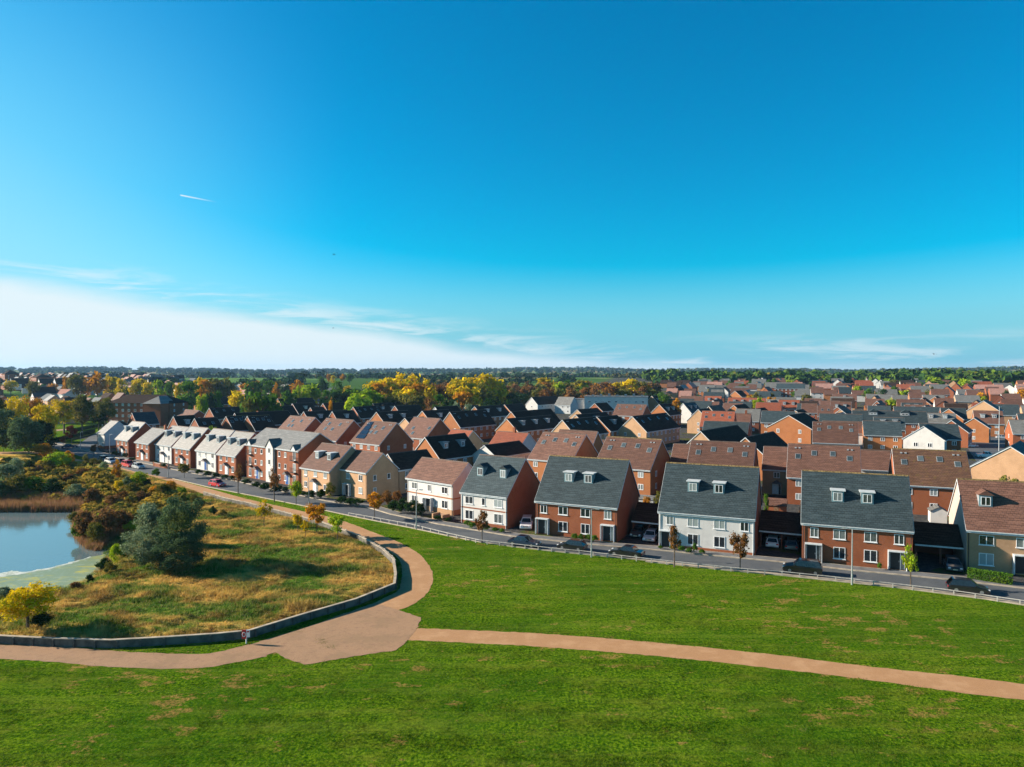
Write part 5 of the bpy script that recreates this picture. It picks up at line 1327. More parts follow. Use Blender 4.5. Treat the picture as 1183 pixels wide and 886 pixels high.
# --- near trees
PT = 'young trees planted along the path'
tree_px(32, 672, 731, 70, 'leaf_yellow', 'round', 'bright yellow tree standing before the timber wall by the pond', clear=.22, idx=0)
tree_px(48, 704, 731, 26, 'leaf_dark', 'bush', 'small dark green bush at the foot of the yellow tree', name='shrub', cat='shrub', clear=0)
tree_px(212, 563, 655, 66, 'leaf_blue', 'big', 'tall grey-green willow, the highest of the clump beside the pond', name='willow_tree', clear=.02, idx=0)
tree_px(168, 603, 662, 62, 'leaf_silver', 'big', 'silvery willow on the pond side of the clump', name='willow_tree', clear=.0, idx=1)
tree_px(205, 612, 664, 74, 'leaf_blue', 'big', 'dark low willow in the middle front of the clump beside the pond', name='willow_tree', clear=.0, idx=2)
tree_px(172, 578, 632, 36, 'leaf_silver', 'bush', 'small silvery willow behind the clump', name='willow_tree', clear=.0)
for a in [(390, 592, 628, 27, 'leaf_lime', 'small', 'bright lime green young tree by the path, rightmost of the cluster'),
          (366, 578, 619, 30, 'leaf_orange', 'small', 'orange and green young tree, tallest of the path cluster'),
          (344, 590, 618, 18, 'leaf_yellow', 'small', 'yellow young tree, left of the path cluster'),
          (353, 598, 624, 14, 'leaf_yellow', 'open', 'thin yellow sapling in the middle of the path cluster'),
          (305, 576, 611, 22, 'leaf_yellow', 'open', 'thin yellow young tree standing alone in the meadow near the wall'),
          (213, 532, 552, 22, 'leaf_olive', 'small', 'round green and orange tree on the verge below the grey-roofed row'),
          (275, 534, 570, 12, 'leaf_russet', 'open', 'brown nearly bare tree on the verge before the apartment block, left one'),
          (317, 537, 580, 14, 'leaf_russet', 'open', 'brown nearly bare tree on the verge before the apartment block, right one'),
          (342, 552, 583, 22, 'leaf_lime', 'small', 'green young tree on the verge right of the brown ones'),
          (432.5, 566, 600, 25, 'leaf_orange', 'small', 'orange tree at the road bend beside the pale orange brick house'),
          (557, 587, 627, 19, 'leaf_russet', 'small', 'dark red young tree before the white house with slate roof'),
          (779, 600, 655, 18, 'leaf_russet', 'open', 'tall thin russet tree before the white rendered pair'),
          (855, 611, 659, 27, 'leaf_russet', 'small', 'russet round young tree before the right end of the white pair'),
          (1052, 627, 679, 20, 'leaf_lime', 'open', 'yellow-green young tree before the carport of the red brick pair'),
          (134.5, 529, 561, 14, 'leaf_orange', 'cone', 'flame orange narrow tree beside the footpath'),
          (100, 523, 545, 11, 'leaf_olive', 'cone', 'narrow yellow-green tree beside the parked cars'),
          (82.5, 490, 512, 13, 'leaf_red', 'round', 'deep red tree by the park hedge'),
          (73, 501, 516, 11, 'leaf_russet', 'small', 'small brown tree left of the red tree'),
          (108, 511, 527, 9, 'leaf_russet', 'small', 'small dark brown tree at the street corner'),
          (50, 510, 534, 26, 'leaf_orange', 'bush', 'orange and red bushy tree at the edge of the park'),
          (4, 505, 522, 12, 'leaf_orange', 'small', 'small orange tree at the left edge of the park'),
          (10.5, 504, 514, 5, 'leaf_olive', 'small', 'tiny pale green tree in the park by the left edge'),
          (74, 458, 501, 38, 'leaf_yellow', 'round', 'large yellow park tree with an open crown'),
          (95, 454, 504, 34, 'leaf_olive', 'round', 'large green and yellow park tree right of the yellow one'),
          (122, 456, 496, 28, 'leaf_olive', 'round', 'green tree with yellow top left of the big brick block'),
          (114, 474, 497, 22, 'leaf_dark', 'round', 'dark tree in front of the yellow-topped tree by the big brick block')]:
    tree_px(*a, clear=.12 if a[5] in ('cone', 'bush') else .26, group=PT if 'young' in a[6] else None)
# trunks and stakes: park trees with tall dark willows at the left edge
for a in [(-12, 447, 215, 46, 'leaf_olive', 'yellow-green willow, furthest left in the park'), (14, 452, 232, 40, 'leaf_yellow', 'yellow-green crown behind the dark willows at the left'), (36, 452, 250, 34, 'leaf_orange', 'orange-topped tree behind the dark willows at the left'),
          (47, 462, 222, 42, 'leaf_yellow', 'yellow tree leaning over the dark willows at the left'), (5, 466, 205, 46, 'leaf_blue', 'dark blue-green willow at the left edge of the park'), (28, 474, 200, 40, 'leaf_blue', 'dark blue-green willow right of the edge one'),
          (48, 482, 208, 30, 'leaf_dark', 'low dark willow at the right end of the park group'), (-30, 478, 190, 60, 'leaf_dark', 'low dark willow cut off by the left edge')]:
    tree_top(a[0], a[1], a[2], a[3], a[4], 'round', a[5], clear=.04, group='willows at the left of the park')
# --- small trees between the houses
for a in [(246, 487, 196, 12, 'leaf_lime', 'small yellow-green tree behind the grey-roofed row, left one'), (268, 494, 184, 9, 'leaf_lime', 'small yellow-green tree behind the grey-roofed row, right one'), (760, 565, 122, 12, 'leaf_olive', 'small orange-green garden tree between the brick and white pairs'),
          (748, 570, 118, 10, 'leaf_orange', 'small orange garden tree behind the carport'), (1163, 544, 118, 30, 'leaf_olive', 'thin pale garden tree before the plain buff gable'), (885, 566, 118, 8, 'leaf_green', 'small green garden tree behind the middle carport'),
          (782, 457, 330, 16, 'leaf_orange', 'orange-yellow tree left of the orange-roofed house'), (768, 449, 420, 22, 'leaf_green', 'green tree above the orange-yellow one right of the hall')]:
    tree_top(a[0], a[1], a[2], a[3], a[4], 'small', a[5], clear=.15, group='small trees among the houses')
# --- tree belts further out (top place, depth, width in px, colour)
BELT = [(78, 431, 12, 'orange'), (88, 428, 22, 'olive'), (99, 431, 14, 'orange'), (112, 428, 24, 'orange'), (127, 430.5, 20, 'yellow'), (140, 436, 14, 'yellow'), (156, 435, 16, 'yellow'), (170, 438, 14, 'yellow'), (183, 437.5, 14, 'lime'), (195, 436, 12, 'green'), (205, 438, 14, 'yellow')]
def belt(lst, depth, group, where, shape='far', jit=0.06):
    wf = 1.45 if 'wood' in where else 1.1
    cnt = {}
    seq = sorted(lst)
    words = ['first', 'second', 'third', 'fourth', 'fifth', 'sixth', 'seventh', 'eighth', 'ninth', 'tenth', 'eleventh', 'twelfth', 'thirteenth', 'fourteenth', 'fifteenth', 'sixteenth', 'seventeenth', 'eighteenth', 'nineteenth', 'twentieth']
    for q in seq:
        c_ = q[3]; cnt[c_] = cnt.get(c_, 0) + 1
        n_ = words[cnt[c_] - 1] if cnt[c_] <= 20 else str(cnt[c_]) + 'th'
        dd = q[4] if len(q) > 4 else depth * (1 + tr_.uniform(-jit, jit))
        cn = {'dark': 'dark green', 'lime': 'bright green', 'silver': 'silvery green', 'olive': 'olive green', 'russet': 'russet'}.get(c_, c_)
        tree_top(q[0], q[1], dd, q[2] * wf, 'leaf_' + c_, shape, '%s tree, %s of that colour from the left %s' % (cn, n_, where), group=group, clear=.06)
belt(BELT, 520, 'trees beyond the left houses', 'beyond the pink terrace')
belt([(217, 438, 30, 'green', 400), (230, 434, 18, 'yellow', 480), (250, 432, 30, 'olive', 470), (238, 436, 24, 'orange', 460), (262, 435, 20, 'olive', 480), (243, 447, 13, 'dark', 350), (234, 451, 16, 'lime', 345), (252, 450, 12, 'green', 350),
      (283, 436, 14, 'dark', 640), (293, 436, 24, 'green', 520), (310, 436, 18, 'green', 560), (319, 441, 10, 'orange', 470), (276, 447, 24, 'yellow', 380), (302, 445, 42, 'green', 285), (290, 458, 22, 'olive', 280), (316, 456, 24, 'green', 300), (333, 447, 20, 'green', 400), (355, 439, 34, 'lime', 430), (345, 444, 18, 'lime', 420),
      (378, 449, 18, 'green', 420), (392, 448, 26, 'green', 420), (348, 428.5, 18, 'dark', 900), (371, 433, 8, 'green', 800), (380, 430, 6, 'orange', 900), (396, 431, 6, 'orange', 900), (385, 433, 8, 'yellow', 850), (404, 430, 10, 'green', 900), (382, 457, 6, 'orange', 300)], 400, 'trees among the left houses', 'above the left black roofs')
belt([(432, 438, 20, 'yellow', 430), (447, 431, 30, 'yellow', 440), (462, 429, 32, 'yellow', 450), (478, 429.5, 32, 'yellow', 445), (492, 436, 24, 'yellow', 420), (440, 440, 26, 'orange', 400), (482, 440, 24, 'orange', 400), (503, 441, 22, 'russet', 460), (470, 442, 26, 'yellow', 395),
      (412, 450, 26, 'lime', 330), (425, 448, 28, 'lime', 345), (440, 450, 26, 'lime', 350), (418, 456, 22, 'green', 315), (455, 452, 24, 'olive', 350), (468, 454, 20, 'olive', 345), (480, 455, 24, 'olive', 340), (395, 447, 28, 'dark', 380), (410, 444, 22, 'green', 420), (430, 444, 20, 'green', 400), (508, 454, 16, 'green', 350), (496, 458, 14, 'russet', 330), (520, 456, 18, 'dark', 340),
      (532, 432, 26, 'yellow', 440), (546, 430, 26, 'yellow', 450), (560, 429.5, 26, 'yellow', 455), (574, 432, 22, 'yellow', 460), (540, 441, 26, 'yellow', 400), (556, 441, 22, 'olive', 410), (535, 447, 22, 'orange', 390), (528, 460, 9, 'silver', 320), (541, 462, 9, 'silver', 315)], 400, 'yellow wood edge beyond the estate', 'in the yellow wood')
rq = random.Random(9)
L1 = [(505 + i * 9.2 + rq.uniform(-3, 3), 440 + rq.uniform(-2.5, 3), rq.uniform(12, 19), rq.choice(['russet', 'russet', 'olive', 'orange', 'brown']), rq.uniform(560, 640)) for i in range(28)]
L1 += [(510 + i * 10.5 + rq.uniform(-3, 3), 446 + rq.uniform(-2, 3), rq.uniform(12, 20), rq.choice(['brown', 'russet', 'olive', 'olive']), rq.uniform(450, 500)) for i in range(24)]
L1 = [q for q in L1 if not (q[0] > 755)]
belt(L1, 500, 'brown scrub wood beyond the estate', 'in the brown wood')
L2 = [(560 + i * 11 + rq.uniform(-3, 3), 453 + rq.uniform(-2, 3), rq.uniform(14, 20), rq.choice(['dark', 'dark', 'green', 'olive']), rq.uniform(455, 480)) for i in range(9)]
L2 += [(560 + i * 9 + rq.uniform(-3, 3), 460 + rq.uniform(-1, 2), rq.uniform(12, 17), 'dark', rq.uniform(345, 360)) for i in range(4)]
L2 += [(668 + i * 9, 453 + rq.uniform(-1, 2), 15, 'dark', 500) for i in range(4)] + [(738 + i * 10, 453 + rq.uniform(-1, 2), 15, 'dark', 480) for i in range(3)]
belt(L2, 400, 'dark trees along the wood edge', 'along the dark wood edge')
belt([(593, 438, 12, 'olive', 620), (629, 435, 20, 'yellow', 640), (646, 437, 12, 'lime', 560), (654, 436, 10, 'green', 600), (672, 437, 14, 'yellow', 560), (673, 444, 13, 'green', 480), (715, 440, 18, 'yellow', 520), (728, 436, 22, 'yellow', 520), (722, 446, 16, 'olive', 480), (745, 441, 14, 'orange', 520)], 500, 'brighter trees in the brown wood', 'standing over the brown wood')
L5 = [(-5 + i * 13.5 + rq.uniform(-4, 4), 439 + rq.uniform(-3, 5), rq.uniform(13, 22), rq.choice(['green', 'dark', 'olive', 'orange', 'yellow', 'green']), rq.uniform(520, 700)) for i in range(31)]
belt(L5, 600, 'trees within the far left town', 'within the far left town')
belt([(1056, 428, 18, 'green', 900), (1071, 427, 16, 'dark', 900), (1080, 433, 22, 'lime', 700), (1091, 440, 14, 'dark', 650), (1106, 437, 18, 'dark', 700), (1116, 435, 18, 'lime', 660), (1124, 440, 12, 'dark', 640), (1040, 433, 10, 'orange', 760), (1032, 437, 10, 'olive', 700), (1020, 430, 12, 'orange', 980), (1143, 441, 14, 'dark', 720), (1158, 440, 12, 'russet', 700), (1172, 438, 16, 'green', 700), (1186, 440, 16, 'dark', 700), (946, 440, 8, 'orange', 800)], 800, 'trees behind the right houses', 'behind the right houses')

# --- shrubs of the wet meadow
SH = [(118, 590, 606, 16, 'lime'), (150, 600, 618, 18, 'lime'), (85, 590, 604, 14, 'olive'), (210, 562, 576, 14, 'lime'), (225, 570, 584, 14, 'olive'), (258, 588, 600, 10, 'olive'), (8, 533, 560, 32, 'silver'), (22, 546, 578, 34, 'olive'), (0, 552, 580, 34, 'blue'), (40, 548, 577, 26, 'green'), (60, 549, 578, 26, 'dark'), (89, 556, 581, 26, 'silver'), (18, 527, 552, 22, 'silver'), (66, 521, 545, 28, 'lime'), (78, 518, 542, 18, 'orange'), (58, 524, 546, 20, 'olive'),
      (110, 528, 544, 14, 'olive'), (120, 532, 546, 12, 'silver'), (160, 543, 566, 26, 'lime'), (147, 548, 568, 16, 'silver'), (138, 553, 571, 12, 'yellow'), (190, 557, 579, 22, 'olive'), (198, 553, 575, 14, 'orange'), (180, 560, 576, 18, 'orange'), (153, 556, 578, 20, 'olive'),
      (172, 578, 608, 26, 'silver'), (130, 570, 590, 22, 'brown'), (108, 562, 585, 24, 'brown'), (100, 585, 622, 34, 'brown'), (122, 584, 622, 38, 'brown'), (140, 586, 618, 34, 'russet'), (92, 596, 622, 22, 'green'), (110, 600, 628, 22, 'olive'), (155, 590, 612, 22, 'olive'),
      (120, 642, 662, 20, 'dark'), (128, 648, 668, 16, 'olive'), (104, 662, 676, 10, 'dark'), (88, 672, 684, 16, 'brown'), (6, 676, 694, 22, 'silver'), (25, 678, 694, 14, 'dark'), (133, 626, 650, 14, 'lime'), (145, 625, 650, 16, 'green'),
      (34, 530, 548, 16, 'dark'), (126, 548, 562, 14, 'olive'), (170, 552, 566, 12, 'dark'), (95, 540, 552, 18, 'russet'), (120, 559, 574, 18, 'olive'), (142, 566, 582, 16, 'russet'), (165, 566, 582, 16, 'brown'), (80, 546, 560, 16, 'brown'), (45, 536, 552, 18, 'brown'), (180, 540, 552, 10, 'green'),
      (-20, 540, 575, 40, 'blue'), (-50, 545, 580, 40, 'olive'), (232, 575, 592, 12, 'olive'), (246, 583, 598, 12, 'dark')]
places = lambda x, y: ('beside the pond' if 580 < y < 700 and x < 150 else 'on the near pond bank' if y > 640 else 'near the footpath' if y < 560 else 'in the wet meadow')
seen = {}
for q in sorted(SH):
    pl_ = places(q[0], q[2]); cn = {'silver': 'silvery', 'blue': 'blue-green', 'dark': 'dark green', 'lime': 'yellow-green'}.get(q[4], q[4])
    k_ = (cn, pl_); seen[k_] = seen.get(k_, 0) + 1
    o_ = ordinal(seen[k_] - 1)
    b_ = P(q[0], q[2]); zz = hgt(b_.x, b_.y); t_ = at_depth(q[0], q[1], b_.y)
    tree(b_.x, b_.y, zz, max(1.0, t_.z - zz), q[3] * b_.y / FPX, 'leaf_' + q[4], 'bush', '%s shrub %s, %s of that colour from the left' % (cn, pl_, o_), name='shrub', cat='shrub', clear=0, group='shrubs of the wet meadow')
# --- garden shrubs and hedges before the houses
GS = [(455, 577, 593, 16), (465, 575, 594, 18), (476, 577, 596, 18), (486, 580, 597, 12), (540, 601, 608, 9), (545, 603, 611, 12), (562, 606, 613, 10), (572, 609, 615, 9), (580, 610, 616, 8), (508, 596, 601, 16), (518, 598, 603, 10),
      (664, 616, 625, 9), (671, 616, 626, 9), (679, 617, 626, 9), (687, 618, 627, 9), (777, 630, 636, 8), (787, 631, 638, 9), (796, 633, 640, 8), (803, 627, 640, 6), (811, 635, 641, 9), (763, 630, 635, 6), (1016, 650, 659, 6),
      (382, 556, 578, 12), (372, 564, 577, 14), (395, 573, 584, 14), (405, 574, 585, 14), (414, 576, 586, 12), (360, 566, 576, 12), (350, 567, 574, 12), (446, 565, 588, 14), (438, 570, 586, 10), (458, 566, 582, 12),
      (320, 560, 570, 14), (306, 557, 567, 14), (296, 556, 564, 12), (285, 553, 561, 12), (330, 562, 571, 8), (230, 542, 549, 9), (240, 544, 551, 10), (250, 546, 553, 10), (260, 548, 554, 9), (268, 549, 555, 8), (190, 535, 541, 10), (180, 532, 538, 9), (152, 529, 533, 10), (215, 540, 546, 8), (133, 521, 527, 8), (145, 523, 529, 8)]
gw = {}
for q in sorted(GS):
    near = 'white rendered house behind the hedge' if 450 < q[0] < 492 or 505 < q[0] < 525 else 'white house with slate roof' if q[0] < 600 and q[0] > 530 else 'dark red brick pair' if 600 < q[0] < 700 else 'white rendered pair' if 700 < q[0] < 820 else 'red brick pair' if q[0] > 820 else 'pale orange brick houses' if q[0] > 345 else 'apartment block' if q[0] > 280 else 'grey-roofed row'
    gw[near] = gw.get(near, 0) + 1
    o_ = ordinal(gw[near] - 1)
    b_ = P(q[0], q[2]); t_ = at_depth(q[0], q[1], b_.y)
    c_ = 'leaf_dark' if q[0] < 530 else 'leaf_green'
    if q[0] in (382, 446, 438, 458): c_ = 'leaf_russet' if q[0] != 382 else 'leaf_olive'
    tree(b_.x, b_.y, .1, max(.6, t_.z), q[3] * b_.y / FPX * 1.1, c_, 'bush', 'garden shrub before the %s, %s from its left' % (near, o_), name='shrub', cat='shrub', clear=0, group='garden shrubs before the front houses')
def hedge(label, p0, p1, h, w, mat):
    A_, B_ = P(*p0), P(*p1)
    d = B_ - A_; L = d.length
    r = np.random.RandomState(int(L * 100)); n = int(2200 * L / 3)
    c = np.stack([r.uniform(-L / 2, L / 2, n), r.uniform(-w / 2, w / 2, n), r.uniform(0, h, n)], 1)
    k = r.randint(0, 3, n); c[k == 0, 2] = h * r.uniform(.9, 1.04, (k == 0).sum()); c[k == 1, 1] = -w / 2 * r.uniform(.85, 1.05, (k == 1).sum())
    a = r.normal(size=(n, 3)); a /= np.linalg.norm(a, axis=1)[:, None]; b = np.cross(a, r.normal(size=(n, 3))); b /= np.linalg.norm(b, axis=1)[:, None]
    s = .07
    V = np.stack([c - a * s, c + b * s, c + a * s, c - b * s], 1).reshape(-1, 3)
    o = link('hedge', npmesh('hedge', V, np.arange(4 * n).reshape(-1, 4)), MATS[mat], None, ((A_.x + B_.x) / 2, (A_.y + B_.y) / 2, .1), (0, 0, math.atan2(d.y, d.x)))
    tag(o, label, 'hedge')
hedge('clipped green hedge before the buff house at the right edge', (1118, 668), (1170, 676), 1.1, 1.2, 'leaf_green')
hedge('low dark hedge beside the side road at the far left street corner', (60, 512), (108, 500), 1.3, 1.5, 'leaf_dark')
hedge('low dark hedge between the side road and the park lawn', (84, 499), (122, 491), 1.2, 2.0, 'leaf_dark')

# ---------------------------------------------------------------- meadow grass, reeds, distant wood
def blades(name, X, Y, Z, H, Wd, seed, mat, per=4, lean=.35, spread=.14):
    r = np.random.RandomState(seed); n = len(X) * per
    x = np.repeat(X, per) + r.normal(size=n) * spread; y = np.repeat(Y, per) + r.normal(size=n) * spread; z = np.repeat(Z, per) - .05
    h = np.repeat(H, per) * r.uniform(.6, 1.25, n); w = Wd * r.uniform(.6, 1.4, n)
    t = r.uniform(0, 6.28, n); lx = r.normal(size=n) * lean * h + .15 * h; ly = r.normal(size=n) * lean * h
    b0 = np.stack([x - np.cos(t) * w, y - np.sin(t) * w, z], 1); b1 = np.stack([x + np.cos(t) * w, y + np.sin(t) * w, z], 1); tp = np.stack([x + lx, y + ly, z + h], 1)
    V = np.stack([b0, b1, tp], 1).reshape(-1, 3)
    return link(name, npmesh(name, V, np.arange(3 * n).reshape(-1, 3)), mat)
m, t, b = newmat('meadow_grass')
mc, _ = meadow_colour(t, geopos(t))
t.nodes.remove(b)
g_ = t.nodes.new('ShaderNodeNewGeometry')
mc = smix(t, mc, (0.62, 0.45, 0.20), smath(t, 'MULTIPLY', srange(t, g_.outputs['Random Per Island'], .6, 1.0), .5))
d = t.nodes.new('ShaderNodeBsdfDiffuse'); tr2 = t.nodes.new('ShaderNodeBsdfTranslucent'); mx = t.nodes.new('ShaderNodeMixShader'); mx.inputs[0].default_value = .3
t.links.new(mc, d.inputs[0]); t.links.new(mc, tr2.inputs[0]); t.links.new(d.outputs[0], mx.inputs[1]); t.links.new(tr2.outputs[0], mx.inputs[2]); t.links.new(mx.outputs[0], t.nodes['Material Output'].inputs[0])
r = np.random.RandomState(4)
N = 150000
X = r.uniform(-100, -8, N); Y = r.uniform(58, 200, N)
ok = inpoly(X, Y, MEADOW) & (polydist(X, Y, MEADOW) > .35) & ~inpoly(X, Y, POND) & (np.abs(X / Y) < .80)
X, Y = X[ok], Y[ok]
dn = .5 + .5 * np.clip(bumps(X * .7 + 9, Y * .7), -1, 1)
keep = r.rand(len(X)) < np.clip(1.15 - (Y - 60) / 190, .35, 1)
X, Y, dn = X[keep], Y[keep], dn[keep]
Z = height(X, Y)
dpn = np.where(inpoly(X, Y, POND), -1, 1) * polydist(X, Y, POND)
o = blades('meadow_grass', X, Y, Z, .22 + .55 * dn ** 2, .035 + 0 * dn.mean(), 5, MATS['meadow_grass'], per=7)
tag(o, 'tall rough gold and green grass filling the meadow behind the timber wall', 'grass', kind='stuff')
m, t, b = newmat('lawn_grass')
lc2, _f, _t, _m = lawn_nodes(t, geopos(t))
t.nodes.remove(b)
g_ = t.nodes.new('ShaderNodeNewGeometry')
lc2 = smix(t, lc2, (0.22, 0.26, 0.02), smath(t, 'MULTIPLY', srange(t, g_.outputs['Random Per Island'], .6, 1.0), .6))
lc2 = smix(t, lc2, (0.008, 0.045, 0.004), smath(t, 'MULTIPLY', srange(t, g_.outputs['Random Per Island'], .35, 0.0), .8))
d = t.nodes.new('ShaderNodeBsdfDiffuse'); tr2 = t.nodes.new('ShaderNodeBsdfTranslucent'); mx = t.nodes.new('ShaderNodeMixShader'); mx.inputs[0].default_value = .35
t.links.new(lc2, d.inputs[0]); t.links.new(lc2, tr2.inputs[0]); t.links.new(d.outputs[0], mx.inputs[1]); t.links.new(tr2.outputs[0], mx.inputs[2]); t.links.new(mx.outputs[0], t.nodes['Material Output'].inputs[0])
r = np.random.RandomState(14); N = 420000
Y = 41 + 72 * r.rand(N) ** 1.25; X = r.uniform(-.78, .78, N) * Y
ok = ~inpoly(X, Y, MEADOW)
jx, jy = r.normal(size=N) * .13, r.normal(size=N) * .13
for pl_ in (P_NORTH, P_PLAZA, P_WEST, P_EAST): ok &= ~inpoly(X + jx, Y + jy, pts(pl_))
rn = np.array(road_near); ok &= Y < np.interp(X, rn[:, 0], rn[:, 1]) - .9
ok &= (bumps(X * 1.3, Y * 1.3) + bumps(X * .2 + 5, Y * .2)) * .5 + r.rand(N) * .9 > .25
X, Y = X[ok], Y[ok]
dn = np.clip(.5 + .6 * bumps(X * 1.7 + 3, Y * 1.7), .1, 1.2)
o = blades('lawn_grass', X, Y, X * 0, .05 + .08 * dn, .034, 15, MATS['lawn_grass'], per=3, lean=.5, spread=.10)
tag(o, 'short tufty green grass of the lawns either side of the path', 'grass', kind='stuff')
wx = pts([(345, 730), (370, 739), (374, 743), (380, 747), (383, 748), (333, 727)])
r = np.random.RandomState(6); k_ = r.randint(0, len(wx), 150); wa = np.array(wx)[k_]
o = blades('weeds', wa[:, 0] + r.normal(size=150) * .30, wa[:, 1] + r.normal(size=150) * .14, np.full(150, .02), np.full(150, .09), .03, 16, MATS['lawn_grass'], per=3, lean=.5)
tag(o, 'small tufts of weed growing through the worn path junction', 'weeds', kind='stuff')
def reeds(label, poly_px, n, h, mat, seed):
    poly = pts(poly_px); r = np.random.RandomState(seed)
    a = np.array(poly); X = r.uniform(a[:, 0].min(), a[:, 0].max(), n); Y = r.uniform(a[:, 1].min(), a[:, 1].max(), n)
    ok = inpoly(X, Y, poly); X, Y = X[ok], Y[ok]
    o = blades('reed_bed', X, Y, height(X, Y) * 0 + np.maximum(height(X, Y), -.5), np.full(len(X), h), .05, seed, MATS[mat], per=5, lean=.12, spread=.2)
    tag(o, label, 'reeds', kind='stuff')
reeds('band of tall brown reeds along the far side of the pond', [(-200, 577), (0, 576), (60, 577), (92, 580), (95, 589), (60, 589), (0, 589), (-200, 592)], 16000, 1.7, 'reed_brown', 3)
reeds('brown reeds and rushes on the point right of the pond', [(86, 592), (110, 590), (150, 592), (160, 606), (135, 622), (112, 634), (98, 630), (86, 616)], 9000, 1.1, 'reed_brown', 8)

def wood(label, n, fn, seed, mats, size, q=60):
    """far-off wood read as one mass: leaf clumps in one mesh"""
    r = np.random.RandomState(seed)
    C0 = np.array([fn(r) for _ in range(n)])
    z = height(C0[:, 0], C0[:, 1])
    D = np.hypot(C0[:, 0], C0[:, 1])
    hh = r.uniform(.7, 1.35, n) * size
    cen = np.repeat(np.stack([C0[:, 0], C0[:, 1], z + hh * .45], 1), q, 0)
    sc = np.repeat(np.stack([hh * .8, hh * .8, hh * .5], 1), q, 0)
    d = r.normal(size=(n * q, 3)); d /= np.linalg.norm(d, axis=1)[:, None]
    c = cen + d * sc * r.uniform(.6, 1.05, (n * q, 1))
    nr = d + r.normal(size=d.shape) * .4; nr /= np.linalg.norm(nr, axis=1)[:, None]
    a = np.cross(nr, r.normal(size=d.shape)); a /= np.linalg.norm(a, axis=1)[:, None]; b = np.cross(nr, a)
    s = np.repeat(hh * .2, q)[:, None] * r.uniform(.6, 1.4, (n * q, 1))
    V = np.stack([c - a * s, c + b * s, c + a * s, c - b * s], 1).reshape(-1, 3)
    nm = 'scrub' if size < 3 else 'woodland'
    o = link(nm, npmesh(nm, V, np.arange(4 * n * q).reshape(-1, 4)), MATS[mats])
    tag(o, label, nm, kind='stuff')
m, t, b = newmat('wood_mix')
n1 = snoise(t, geopos(t), 0.012, 4, .7); n2 = snoise(t, geopos(t), 0.06, 3, .7)
cc = smix(t, (0.030, 0.065, 0.030), (0.10, 0.085, 0.03), srange(t, n1, .5, .62)); cc = smix(t, cc, (0.09, 0.14, 0.03), srange(t, n2, .58, .68))
t.links.new(cc, b.inputs['Base Color']); setb(b, Roughness=1.0); b.inputs['Specular IOR Level'].default_value = 0
leafmat('scrub_mix', (0.16, 0.165, 0.022), (0.34, 0.22, 0.045), (0.44, 0.28, 0.035))
sm = MATS['scrub_mix'].node_tree
for nd in sm.nodes:
    if nd.type == 'TEX_NOISE': nd.inputs['Scale'].default_value = .16
def scr(r):
    while True:
        px_, py_ = r.uniform(-60, 215), r.uniform(533, 600)
        q = P(px_, py_, .3)
        a_ = np.array([q.x]); b_ = np.array([q.y])
        if inpoly(a_, b_, MEADOW)[0] and polydist(a_, b_, MEADOW)[0] > 6.5 and not inpoly(a_, b_, POND)[0] and polydist(a_, b_, POND)[0] > 1.5: return (q.x, q.y)
wood('low tangled scrub of olive, gold and brown covering the wet meadow', 420, scr, 31, 'scrub_mix', 1.35, 130)
def polar(r, d0, d1, a0=-44, a1=44):
    a = rad(r.uniform(a0, a1)); d = r.uniform(d0, d1); return (math.sin(a) * d, math.cos(a) * d)
wood('far wooded hills along the whole skyline', 1500, lambda r: polar(r, 2900, 4500), 21, 'wood_mix', 15, 50)
wood('scattered woods and hedgerows on the plain below the hills', 900, lambda r: polar(r, 1400, 2900, -44, 44), 22, 'wood_mix', 11, 40)
m, t, b = newmat('belt_mix')
n1 = snoise(t, geopos(t), 0.05, 3, .7); n2 = snoise(t, geopos(t), 0.11, 3, .7)
cc = smix(t, (0.022, 0.055, 0.015), (0.075, 0.125, 0.016), srange(t, n1, .45, .6)); cc = smix(t, cc, (0.16, 0.11, 0.02), smath(t, 'MULTIPLY', srange(t, n2, .60, .68), .8))
t.links.new(cc, b.inputs['Base Color']); setb(b, Roughness=1.0); b.inputs['Specular IOR Level'].default_value = 0
wood('long belt of green and yellow-green trees closing the estate on the right skyline', 230, lambda r: polar(r, 850, 1180, 11, 42), 24, 'belt_mix', 12.5, 110)
def hedgerow(r):
    k = r.randint(0, 7); a0 = [-36, -24, -10, -2, 6, 24, 34][k]; d = [1000, 900, 1100, 900, 1250, 1300, 1200][k]
    a = rad(a0 + r.uniform(-7, 7)); d = d * (1 + .1 * math.sin(a * 20) + r.uniform(-.015, .015)); return (math.sin(a) * d, math.cos(a) * d)
wood('hedgerow trees between the far fields', 420, hedgerow, 23, 'wood_mix', 8, 40)
HAZE = 0.00006
